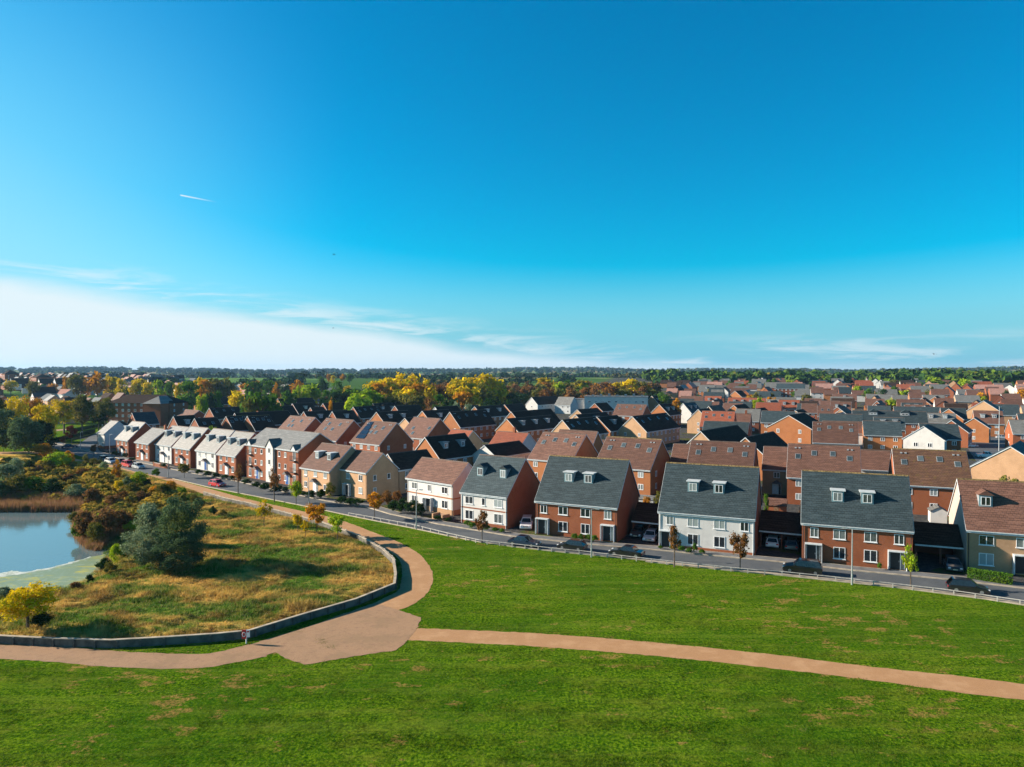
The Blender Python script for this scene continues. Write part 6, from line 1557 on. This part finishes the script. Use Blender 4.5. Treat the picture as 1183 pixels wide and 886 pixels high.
# ---------------------------------------------------------------- far houses in rows
OCC = [(h[1], h[2], max(h[3], h[4]) * .5) for h in HOUSES] + [(t_.location.x, t_.location.y, 3) for t_ in TREES]
fr = random.Random(5)
def free(x, y, r):
    return all((x - a) ** 2 + (y - b_) ** 2 > (r + c_) ** 2 for a, b_, c_ in OCC)
CN = {'roof_brown': 'brown', 'roof_red': 'red', 'roof_grey': 'grey', 'roof_slate': 'slate', 'roof_black_shaded': 'black', 'roof_pink': 'pink'}
WN = {'brick_red': 'red brick', 'brick_orange': 'orange brick', 'brick_buff': 'buff brick', 'white_render': 'white', 'brick_dark': 'dark brick'}
made = []
def far_rows(region, a0, sx, sy, test, mx, where, roofs):
    x0, x1, y0, y1 = region
    n = 0
    A_ = rad(a0); ux = Vector((math.cos(A_), -math.sin(A_))); uy = Vector((math.sin(A_), math.cos(A_)))
    c = Vector(((x0 + x1) / 2, (y0 + y1) / 2)); R = 700
    cand = []
    j = -R / sy
    while j < R / sy:
        i = -R / sx
        while i < R / sx:
            p = c + ux * (i * sx + fr.uniform(-1.5, 1.5)) + uy * (j * sy + fr.uniform(-2, 2))
            if x0 < p.x < x1 and y0 < p.y < y1 and test(p.x, p.y): cand.append((p.y, p.x, int(j)))
            i += 1
        j += 1
    cand.sort()
    rows = {}
    for y, x, j in cand:
        if n >= mx: break
        if not free(x, y, 7): continue
        kind = fr.random() < .66
        L = fr.choice([9.5, 12, 14]); W_ = fr.choice([8.5, 9.5])
        a = a0 if kind else (-52 if 'right' in where else a0 - 90)
        rf = fr.choice(roofs); wl_ = fr.choice(['brick_red', 'brick_orange', 'brick_red', 'brick_buff', 'white_render', 'brick_dark'])
        hr = fr.choice([8.4, 8.8, 9.6])
        made.append((x, y, a, L, W_, hr, wl_, rf, where))
        OCC.append((x, y, max(L, W_) * .5))
        n += 1
inr = lambda x, y: 0.26 < x / y < .80
far_rows((60, 620, 215, 560), 26, 17, 23, lambda x, y: .235 < x / y < .80 and not (x / y > .66 and y < 250) and math.hypot(x, y) > 225, 68, 'right', ['roof_brown', 'roof_brown', 'roof_red', 'roof_grey', 'roof_slate', 'roof_black_shaded'])
far_rows((120, 620, 560, 760), 20, 20, 29, lambda x, y: .235 < x / y < .78, 34, 'far right', ['roof_brown', 'roof_red', 'roof_grey', 'roof_slate', 'roof_pink'])
far_rows((-560, -120, 330, 800), 42, 20, 34, lambda x, y: -.78 < x / y < -.22 and not (-.50 < x / y < -.28 and y < 470), 28, 'far left', ['roof_black_shaded', 'roof_slate', 'roof_grey', 'roof_black_shaded', 'roof_brown'])
# what lies beyond these reads as one mass of small roofs: one object
def far_mass(label, region, a0, sx, sy, test, roofs, mx):
    x0, x1, y0, y1 = region; A_ = rad(a0)
    ux = Vector((math.cos(A_), -math.sin(A_))); uy = Vector((math.sin(A_), math.cos(A_))); c = Vector(((x0 + x1) / 2, (y0 + y1) / 2))
    me = MB(); mi_ = []; names = ['brick_red', 'brick_orange', 'brick_buff', 'white_render'] + roofs; n = 0
    for j in range(-40, 40):
        for i in range(-60, 60):
            p = c + ux * (i * sx + fr.uniform(-2, 2)) + uy * (j * sy + fr.uniform(-2, 2))
            if not (x0 < p.x < x1 and y0 < p.y < y1 and test(p.x, p.y)) or not free(p.x, p.y, 6) or n >= mx or fr.random() < .12: continue
            L = fr.choice([9, 12, 15]); W_ = 9; he, hr = 5.0, fr.choice([8.4, 9.2]); a = rad(a0 if fr.random() < .7 else a0 - 78)
            cx, sx_ = math.cos(a), math.sin(a); z = rise(p.x, p.y)
            T = lambda v: (p.x + v[0] * cx + v[1] * sx_, p.y - v[0] * sx_ + v[1] * cx, v[2] + z)
            wmi = fr.choice([0, 0, 1, 2, 3, 3]); rmi = 4 + fr.randrange(len(roofs))
            for tmp, m_i in ((MB().prism([(-W_ / 2, 0), (W_ / 2, 0), (W_ / 2, he), (0, hr), (-W_ / 2, he)], -L / 2, L / 2, 'x'), wmi), (MB().prism([(-W_ / 2 - .3, he - .2), (0, hr + .01), (W_ / 2 + .3, he - .2), (W_ / 2 + .3, he), (0, hr + .3), (-W_ / 2 - .3, he)], -L / 2 - .15, L / 2 + .15, 'x'), rmi)):
                me.add([T(v) for v in tmp.v], tmp.f); mi_ += [m_i] * len(tmp.f)
            n += 1
    mesh = me.mesh('distant_houses', fix=False)
    for q in names: mesh.materials.append(MATS[q])
    mesh.polygons.foreach_set('material_index', mi_)
    bm = bmesh.new(); bm.from_mesh(mesh); bmesh.ops.recalc_face_normals(bm, faces=bm.faces); bm.to_mesh(mesh); bm.free()
    tag(link('distant_houses', mesh), label, 'houses', kind='stuff')
far_mass('mass of small red, brown and grey roofs before the tree belt on the right skyline', (130, 780, 520, 840), 22, 20, 29, lambda x, y: .22 < x / y < .78, ['roof_red', 'roof_brown', 'roof_brown', 'roof_grey', 'roof_slate', 'roof_black_shaded', 'roof_pink'], 250)
far_mass('mass of small dark and pale roofs in the town at the far left', (-800, -60, 560, 1050), 42, 20, 34, lambda x, y: -.78 < x / y < -.18, ['roof_black_shaded', 'roof_slate', 'roof_grey', 'roof_pink'], 150)
mt = []
for i in range(44):
    for _t in range(40):
        d_ = fr.uniform(330, 880); u_ = fr.uniform(.24, .76); x_, y_ = d_ * u_, d_
        if free(x_, y_, 2.5): break
    OCC.append((x_, y_, 3)); mt.append((u_, x_, y_))
cn_ = {}
for u_, x_, y_ in sorted(mt):
    c_ = fr.choice(['green', 'dark', 'olive', 'orange', 'lime', 'green']); cn_[c_] = cn_.get(c_, 0) + 1
    nm_ = {'dark': 'dark green', 'lime': 'bright green', 'olive': 'olive green'}.get(c_, c_)
    tree(x_, y_, rise(x_, y_), fr.uniform(9, 12.5), fr.uniform(8, 12), 'leaf_' + c_, 'far', '%s tree among the far right roofs, %s of that colour from the left' % (nm_, ordinal(cn_[c_] - 1)), group='trees among the far right roofs', clear=.06)
# label: rank by place among look-alikes
groups = {}
for q in made: groups.setdefault((q[8], q[6], q[7]), []).append(q)
def ordw(n):
    w = ['first', 'second', 'third', 'fourth', 'fifth', 'sixth', 'seventh', 'eighth', 'ninth', 'tenth', 'eleventh', 'twelfth', 'thirteenth', 'fourteenth', 'fifteenth']
    return w[n] if n < 15 else str(n + 1) + 'th'
for (wh, wl_, rf), lst in groups.items():
    lst.sort(key=lambda q: q[0] / q[1])
    for i, (x, y, a, L, W_, hr, _, _, _) in enumerate(lst):
        lb = '%s house, %s roof, %s such from the left, %s distance' % (WN[wl_], CN[rf], ordw(i), wh)
        near = math.hypot(x, y) < 420
        n_ = max(2, int(L / 4))
        ws = [('f', -L / 2 + L * (k + .5) / n_, zz, 1.3, 1.2) for k in range(n_) for zz in (1.0, 3.4)] + ([('l', 0, 3.4, .9, 1.1)] if abs(a) > 60 else [])
        house(lb, 'house', 'far houses of the estate', x, y, rise(x, y), a, L, W_, 5.0, hr, wl_, rf, wins=ws if y < 620 else ws[:3], detail=1 if near else 0, dorm=(-L * .2, L * .2) if fr.random() < .2 and near else (), dfrac=.4)

# ---------------------------------------------------------------- cars
def car_mesh(kind):
    L, Wd, H = {'hatch': (4.1, 1.75, 1.47), 'saloon': (4.7, 1.82, 1.43), 'suv': (4.6, 1.88, 1.68), 'pickup': (5.1, 1.85, 1.75)}[kind]
    hb = H * .58; g = .20
    lo = [(-L / 2, g + .15), (-L / 2 + .05, hb - .12), (-L / 2 + .18, hb - .02)]
    if kind == 'saloon': lo += [(-L / 2 + .95, hb + .04)]
    lo += [(L / 2 - 1.25, hb + .03), (L / 2 - .35, hb - .14), (L / 2 - .05, hb - .30), (L / 2, g + .18), (L / 2 - .15, g)]
    def arch(cx):
        return [(cx + .36 * math.cos(t_), g + .02 + .38 * math.sin(t_)) for t_ in [math.pi * i / 6 for i in range(7)]]
    bot = arch(L / 2 - .85) + arch(-L / 2 + .82) + [(-L / 2 + .12, g)]
    poly = lo + bot
    bm = bmesh.new()
    n = len(poly)
    rings = []
    for y, ins in ((-Wd / 2, .0), (-Wd / 2 + .10, .0), (Wd / 2 - .10, .0), (Wd / 2, .0)):
        side = abs(y) > Wd / 2 - .05
        rings.append([bm.verts.new((x * (.985 if side else 1), y, (z - .035 if side and z > hb - .2 else z))) for x, z in poly])
    for a, b_ in zip(rings[:-1], rings[1:]):
        for i in range(n): bm.faces.new((a[i], a[(i + 1) % n], b_[(i + 1) % n], b_[i]))
    bm.faces.new(rings[0]); bm.faces.new(rings[-1][::-1])
    bmesh.ops.recalc_face_normals(bm, faces=bm.faces)
    body = bpy.data.meshes.new('body'); bm.to_mesh(body); bm.free()
    # cabin
    xb = {'hatch': (-L / 2 + .12, -L / 2 + .55, .35, 1.05), 'saloon': (-L / 2 + .75, -L / 2 + 1.45, .30, 1.10), 'suv': (-L / 2 + .12, -L / 2 + .40, .45, 1.10), 'pickup': (-.6, -.45, .75, 1.4)}[kind]
    rb_, rt, ft, fb = xb
    wb, wt = Wd / 2 - .06, Wd / 2 - .24
    z0, z1 = hb - .02, H
    Bt = [(rb_, -wb, z0), (fb, -wb, z0), (fb, wb, z0), (rb_, wb, z0)]
    Tp = [(rt, -wt, z1 - .04), (ft, -wt, z1 - .04), (ft, wt, z1 - .04), (rt, wt, z1 - .04)]
    cab = MB().add(Bt + Tp, [(0, 1, 5, 4), (1, 2, 6, 5), (2, 3, 7, 6), (3, 0, 4, 7)])
    cab.add([(rt - .03, -wt, z1 - .04), (ft, -wt, z1 - .04), (ft, wt, z1 - .04), (rt - .03, wt, z1 - .04), (rt + .12, -wt + .12, z1), (ft - .12, -wt + .12, z1), (ft - .12, wt - .12, z1), (rt + .12, wt - .12, z1)], [(0, 1, 5, 4), (1, 2, 6, 5), (2, 3, 7, 6), (3, 0, 4, 7), (4, 5, 6, 7)])
    cab = cab.mesh('cabin')
    def pane(q, ins, splits=1):
        q = [Vector(v) for v in q]; mb = MB()
        n_ = (q[1] - q[0]).cross(q[3] - q[0]).normalized() * .012
        def bl(u, v): return q[0].lerp(q[1], u).lerp(q[3].lerp(q[2], u), v) + n_
        for s_ in range(splits):
            u0, u1 = s_ / splits + ins, (s_ + 1) / splits - ins
            mb.add([bl(u0, .10), bl(u1, .10), bl(u1, .90), bl(u0, .90)], [(0, 1, 2, 3)])
        return mb
    g_ = [pane([Bt[1], Bt[2], Tp[2], Tp[1]], .06), pane([Bt[3], Bt[0], Tp[0], Tp[3]], .08), pane([Bt[0], Bt[1], Tp[1], Tp[0]], .03, 2), pane([Bt[2], Bt[3], Tp[3], Tp[2]], .03, 2)]
    g_ = [x.mesh('window', fix=False) for x in g_]
    ty = MB().tube((0, -.11, 0), (0, .11, 0), .32, n=18).mesh('tyre'); ri = MB().tube((0, -.12, 0), (0, .12, 0), .20, n=12).mesh('rim')
    hl = MB().box(L / 2 - .30, L / 2 - .035, .5, Wd / 2 - .12, hb - .34, hb - .20).mesh('headlight'); hl2 = MB().box(L / 2 - .30, L / 2 - .035, -Wd / 2 + .12, -.5, hb - .34, hb - .20).mesh('headlight')
    tl_ = MB().box(-L / 2 + .005, -L / 2 + .12, .55, Wd / 2 - .06, hb - .30, hb - .12).mesh('tail_light'); tl2 = MB().box(-L / 2 + .005, -L / 2 + .12, -Wd / 2 + .06, -.55, hb - .30, hb - .12).mesh('tail_light')
    np_ = MB().box(L / 2 - .02, L / 2 + .012, -.26, .26, g + .16, g + .27).mesh('number_plate')
    gr_ = MB().box(L / 2 - .12, L / 2 - .004, -.42, .42, hb - .40, hb - .30).mesh('grille')
    mi = MB().box(ft + .25, ft + .4, -Wd / 2 - .12, -Wd / 2 + .02, hb + .02, hb + .16).mesh('mirror'); mi2 = MB().box(ft + .25, ft + .4, Wd / 2 - .02, Wd / 2 + .12, hb + .02, hb + .16).mesh('mirror')
    return L, Wd, body, cab, g_, ty, ri, hl, hl2, tl_, tl2, np_, gr_, mi, mi2
def car(label, px, py, heading, kind, paint, depth_fix=None, z=.03):
    """heading: degrees, direction of the bonnet, 0 = +x, measured anticlockwise"""
    p = P(px, py, .6)
    L, Wd, body, cab, gs, ty, ri, hl, hl2, tl1, tl2, np_, gr_, mi, mi2 = cached(('car', kind), lambda: car_mesh(kind))
    root = empty('parked_car', (p.x, p.y, z + .12 * 0), rad(heading)); tag(root, label, 'car', 'cars parked in the streets')
    link('body', body, MATS[paint], root); link('cabin', cab, MATS[paint], root)
    for q in gs: link('window', q, MATS['car_glass'], root)
    for sx_ in (L / 2 - .85, -L / 2 + .82):
        for sy_ in (-Wd / 2 + .12, Wd / 2 - .12):
            w = link('wheel', cached(('hub',), lambda: MB().tube((0, -.08, 0), (0, .08, 0), .1, n=8).mesh('wheel')), MATS['rubber'], root, (sx_, sy_, .32))
            link('tyre', ty, MATS['rubber'], w); link('rim', ri, MATS['alloy'], w)
    for q, mt in ((hl, 'light_lens'), (hl2, 'light_lens'), (tl1, 'tail_lens'), (tl2, 'tail_lens'), (np_, 'number_plate'), (gr_, 'gutter_black'), (mi, paint), (mi2, paint)): link(q.name.split('.')[0], q, MATS[mt], root)
CARS = [
 ('black saloon parked at the kerb before the dark red brick pair, right of the lamp', 724, 637, 153, 'saloon', 'paint_black'),
 ('black hatchback parked left of the lamp post before the dark red brick pair', 661, 630, 153, 'hatch', 'paint_black'),
 ('dark blue saloon with red tail light parked by the white car driveway', 606, 625.5, -27, 'saloon', 'paint_navy'),
 ('white large car parked on the driveway left of the dark red brick pair', 608.5, 605, -95, 'suv', 'paint_white'),
 ('pale silver car in the carport left of the white rendered pair', 752, 619, -112, 'hatch', 'paint_silver'),
 ('dark car deeper in the carport left of the white rendered pair', 737, 614.5, -112, 'hatch', 'paint_dark_grey'),
 ('white car in the carport right of the white rendered pair', 893, 625.5, 66, 'hatch', 'paint_white'),
 ('dark car in the carport left of the red brick pair', 915, 628.5, 66, 'hatch', 'paint_dark_grey'),
 ('black estate-like car driving on the road before the red brick pair', 927, 656, 156, 'suv', 'paint_black'),
 ('dark car facing out of the carport right of the red brick pair', 1101, 652, -115, 'hatch', 'paint_dark_grey'),
 ('black hatchback parked on the road at the far right', 1118, 678, -24, 'hatch', 'paint_black'),
 ('bright red hatchback on the bend below the grey-roofed row', 251, 558.5, -33, 'hatch', 'paint_red'),
 ('dark car, leftmost of the line parked below the corner house', 120.5, 530, -38, 'hatch', 'paint_dark_grey'),
 ('white car parked second in the line below the corner house', 128, 532.5, -38, 'hatch', 'paint_white'),
 ('dark car parked third in the line below the corner house', 140, 533.5, -38, 'hatch', 'paint_black'),
 ('red car parked fourth in the line below the corner house', 148.5, 536.5, -38, 'suv', 'paint_red'),
 ('silver-white car, last of the line below the corner house', 160, 538.5, -38, 'hatch', 'paint_silver'),
 ('dark car parked beside the hedge near the park', 80, 515.5, 40, 'saloon', 'paint_navy'),
 ('white car parked in the far car park at right', 1122, 514.5, 10, 'hatch', 'paint_white'),
 ('white pickup parked in the car park behind the mossy roof', 1139, 526, -15, 'pickup', 'paint_white'),
 ('pale car beside the tall buff apartments', 1158, 505, -20, 'hatch', 'paint_silver'),
 ('white car behind the far right houses near the green', 1174, 477.5, 5, 'hatch', 'paint_white')]
for q in CARS: car(*q)

# ---------------------------------------------------------------- lamp posts, signs and small things
def lamp(label, px, pyb, pyt, arm=1, base=True):
    b_ = P(px, pyb, 0); t_ = at_depth(px, pyt, b_.y); H = t_.z
    root = empty('street_lamp', (b_.x, b_.y, 0), rad(-26)); tag(root, label, 'street lamp', 'street lamps')
    MB().tube((0, 0, 0), (0, 0, 1.2), .11, n=10).tube((0, 0, 1.2), (0, 0, H), .085, .055, n=10).build('column', MATS['steel_grey'], root)
    MB().tube((0, 0, H - .05), (arm * .7, .1, H + .08), .035, n=6).build('arm', MATS['steel_grey'], root)
    l = MB().prism([(0, 0), (.62, .06), (.62, .14), (0, .16)], -.12, .12, 'y').build('lantern', MATS['steel_grey'], root); l.location = (arm * .55, .1, H); l.rotation_euler = (0, 0, 0 if arm > 0 else math.pi)
    MB().box(.12, .52, -.09, .09, -.01, .03).build('lens', MATS['lamp_glass'], l)
for q in [('tall lamp post beside the rail before the dark red brick pair', 683.2, 643.6, 588), ('tall lamp post beside the rail before the red brick pair', 984.2, 675.5, 611, -1), ('lamp post at the rail before the white rendered house with steps', 481, 611.5, 566),
          ('lamp post on the verge before the buff brick houses', 356.8, 584.5, 551.5, -1), ('lamp post on the verge below the left row', 194.4, 551, 528.5, -1), ('lamp post at the far left street corner', 126.8, 528, 502), ('lamp post beside the park hedge', 93, 519, 499)]:
    lamp(*q)
b_ = top_at(1154, 470, 9.0); root = empty('street_lamp', (P(1154, 523).x, P(1154, 523).y, 0), 0)
tag(root, 'tall lamp column in the car park behind the houses at right', 'street lamp', 'street lamps')
H = at_depth(1154, 470, P(1154, 523).y).z
MB().tube((0, 0, 0), (0, 0, H), .12, .07).build('column', MATS['steel_grey'], root); MB().box(-.1, .7, -.12, .12, H, H + .12).build('lantern', MATS['steel_grey'], root)
# life-ring station by the wall
p = P(284.5, 743.5); root = empty('life_ring_station', (p.x, p.y, 0), rad(10)); tag(root, 'red and white lifebuoy board on a post before the timber wall', 'life ring station')
MB().tube((0, 0, 0), (0, 0, 1.25), .06, n=10).build('post', MATS['ring_white'], root)
MB().box(-.36, .02, -.13, -.065, .50, 1.32).build('housing', MATS['red_paint'], root)
nb = MB().box(.03, .34, -.12, -.065, .62, 1.30).build('notice_board', MATS['ring_white'], root)
rg_ = MB()
for i in range(16):
    a0, a1 = 6.283 * i / 16, 6.283 * (i + 1) / 16
    rg_.tube((-.17 + .13 * math.cos(a0), -.17, .92 + .20 * math.sin(a0)), (-.17 + .13 * math.cos(a1), -.17, .92 + .20 * math.sin(a1)), .035, n=6)
rg_.build('life_ring', MATS['ring_white'], root)
MB().box(.07, .30, -.126, -.122, 1.08, 1.20).build('notice_panel', MATS['red_paint'], nb)
# direction sign at the carport side of the slate-roofed white house
# garden sheds, garages
def shed(label, px, py, a, L, W_, he, hr, wall, roof):
    p = P(px, py); root = empty('garden_shed', (p.x, p.y, 0), rad(-a)); tag(root, label, 'shed', 'garden sheds')
    link('wall', m_wall(L, W_, he, hr), MATS[wall], root); link('roof', m_roof(L, W_, he, hr, .15, .15, .06), MATS[roof], root)
    MB().box(-.4, .4, -W_ / 2 - .03, -W_ / 2 - .002, .05, he - .15).build('door', MATS['door_white' if wall.startswith('white') else 'wood_fence'], root)
shed('white garden shed with grey felt roof behind the right carport', 1083, 603, -66, 2.6, 2.4, 2.0, 2.7, 'white_render', 'roof_grey')
shed('small brown roofed shed between the brick pairs at right', 897, 597, 24, 3.2, 2.6, 2.2, 3.2, 'brick_red', 'roof_brown')
shed('pale garden shed with flat-looking grey roof behind the left carport', 747, 588, 27, 3.0, 2.2, 2.0, 2.5, 'grey_render', 'roof_grey')
# garden fences behind the front houses
def gfence(label, pts_):
    ln = [Vector(P(*q).xy) for q in pts_]; o_ = ln[0]
    root = empty('garden_fence', (o_.x, o_.y, 0)); tag(root, label, 'fence', 'garden fences')
    for a, c in zip(ln[:-1], ln[1:]):
        d = (c - a); n_ = max(1, int(d.length / 1.9)); ang = math.atan2(d.y, d.x)
        for i in range(n_):
            q = a + d * ((i + .5) / n_) - o_; w_ = d.length / n_
            link('panel', cached(('fp', round(w_, 2)), lambda: MB().box(-w_ / 2 + .06, w_ / 2 - .06, -.02, .02, .05, 1.75).mesh('panel')), MATS['wood_fence'], root, (q.x, q.y, 0), (0, 0, ang))
        for i in range(n_ + 1):
            q = a + d * (i / n_) - o_
            link('post', cached(('fpost',), lambda: MB().box(-.05, .05, -.05, .05, 0, 1.85).mesh('post')), MATS['wood_fence'], root, (q.x, q.y, 0), (0, 0, ang))
gfence('brown panel fence in the gap left of the white rendered pair', [(735, 597), (762, 600), (775, 580)])
gfence('brown panel fence in the gap right of the white rendered pair', [(880, 606), (922, 611), (925, 590)])
gfence('brown panel fence behind the right carport', [(1058, 619), (1110, 624), (1112, 600)])
# steps before the white rendered house
p = P(505, 601); root = empty('front_steps', (p.x, p.y, 0), rad(-41)); tag(root, 'brick front steps with low side walls before the white rendered house', 'steps')
mb = MB()
for i in range(4): mb.box(-1, 1, .4 * i, .4 * (i + 1) - .002, .1, .25 + .18 * i)
mb.build('treads', MATS['block_paving'], root); MB().box(-1.3, -1.003, 0, 1.7, .1, 1.0).build('side_wall', MATS['brick_buff'], root); MB().box(1.003, 1.3, 0, 1.7, .1, 1.0).build('side_wall', MATS['brick_buff'], root)
# brick garden wall in the left row
p = P(186, 540); root = empty('garden_wall', (p.x, p.y, 0), rad(-39)); tag(root, 'low brick garden wall before the white house with the dark porch', 'garden wall')
MB().box(-4, 4, -.12, .12, 0, .95).build('wall', MATS['brick_red'], root); MB().box(-4.05, 4.05, -.16, .16, .953, 1.02).build('coping', MATS['concrete'], root)
for x_ in (-4, 0, 4): MB().box(x_ - .2, x_ + .2, -.2, .2, 0, 1.15).build('pier', MATS['brick_red'], root)
# birds
for lb, px, py, d_, s_ in [('small dark bird gliding high above the houses left of centre', 386, 294, 110, .8), ('tiny bird low in the pale sky left of centre', 385, 379, 150, .7), ('small dark bird over the right skyline', 1079, 409, 120, .9)]:
    q = at_depth(px, py, d_)
    bm = bmesh.new()
    body = [(-.28, 0, 0), (-.1, .05, .01), (.15, .05, .02), (.26, 0, .02), (.15, -.05, .02), (-.1, -.05, .01)]
    mb = MB().add([(x, y, z + .04) for x, y, z in body] + [(x, y, z - .05) for x, y, z in body], [(0, 1, 2, 3, 4, 5), (11, 10, 9, 8, 7, 6)] + [(i, (i + 1) % 6, 6 + (i + 1) % 6, 6 + i) for i in range(6)])
    for sg in (-1, 1):
        mb.add([(.14, sg * .04, .03), (-.08, sg * .04, .02), (-.02, sg * .32, .13), (.12, sg * .30, .13), (-.12, sg * .66, .06), (.02, sg * .02, .05)], [(0, 3, 2, 1), (3, 4, 2), (0, 5, 1)])
    bm.free()
    o = mb.build('bird', MATS['feather_dark'], None, loc=q, rot=(rad(15), rad(-5), rad(35)), scale=(s_, s_, s_)); tag(o, lb, 'bird')

# ---------------------------------------------------------------- air
m = bpy.data.materials.new('haze'); m.use_nodes = True; t = m.node_tree; t.nodes.clear()
o_ = t.nodes.new('ShaderNodeOutputMaterial'); v = t.nodes.new('ShaderNodeVolumePrincipled')
v.inputs['Color'].default_value = (0.34, 0.62, 0.95, 1); v.inputs['Density'].default_value = HAZE; v.inputs['Anisotropy'].default_value = 0.2
t.links.new(v.outputs[0], o_.inputs['Volume'])
o = MB().box(-9100, 9100, -500, 9100, -12, 110).build('haze', m); tag(o, kind='stuff'); o['label'] = 'thin blue haze over the far fields and hills'; o['category'] = 'haze'
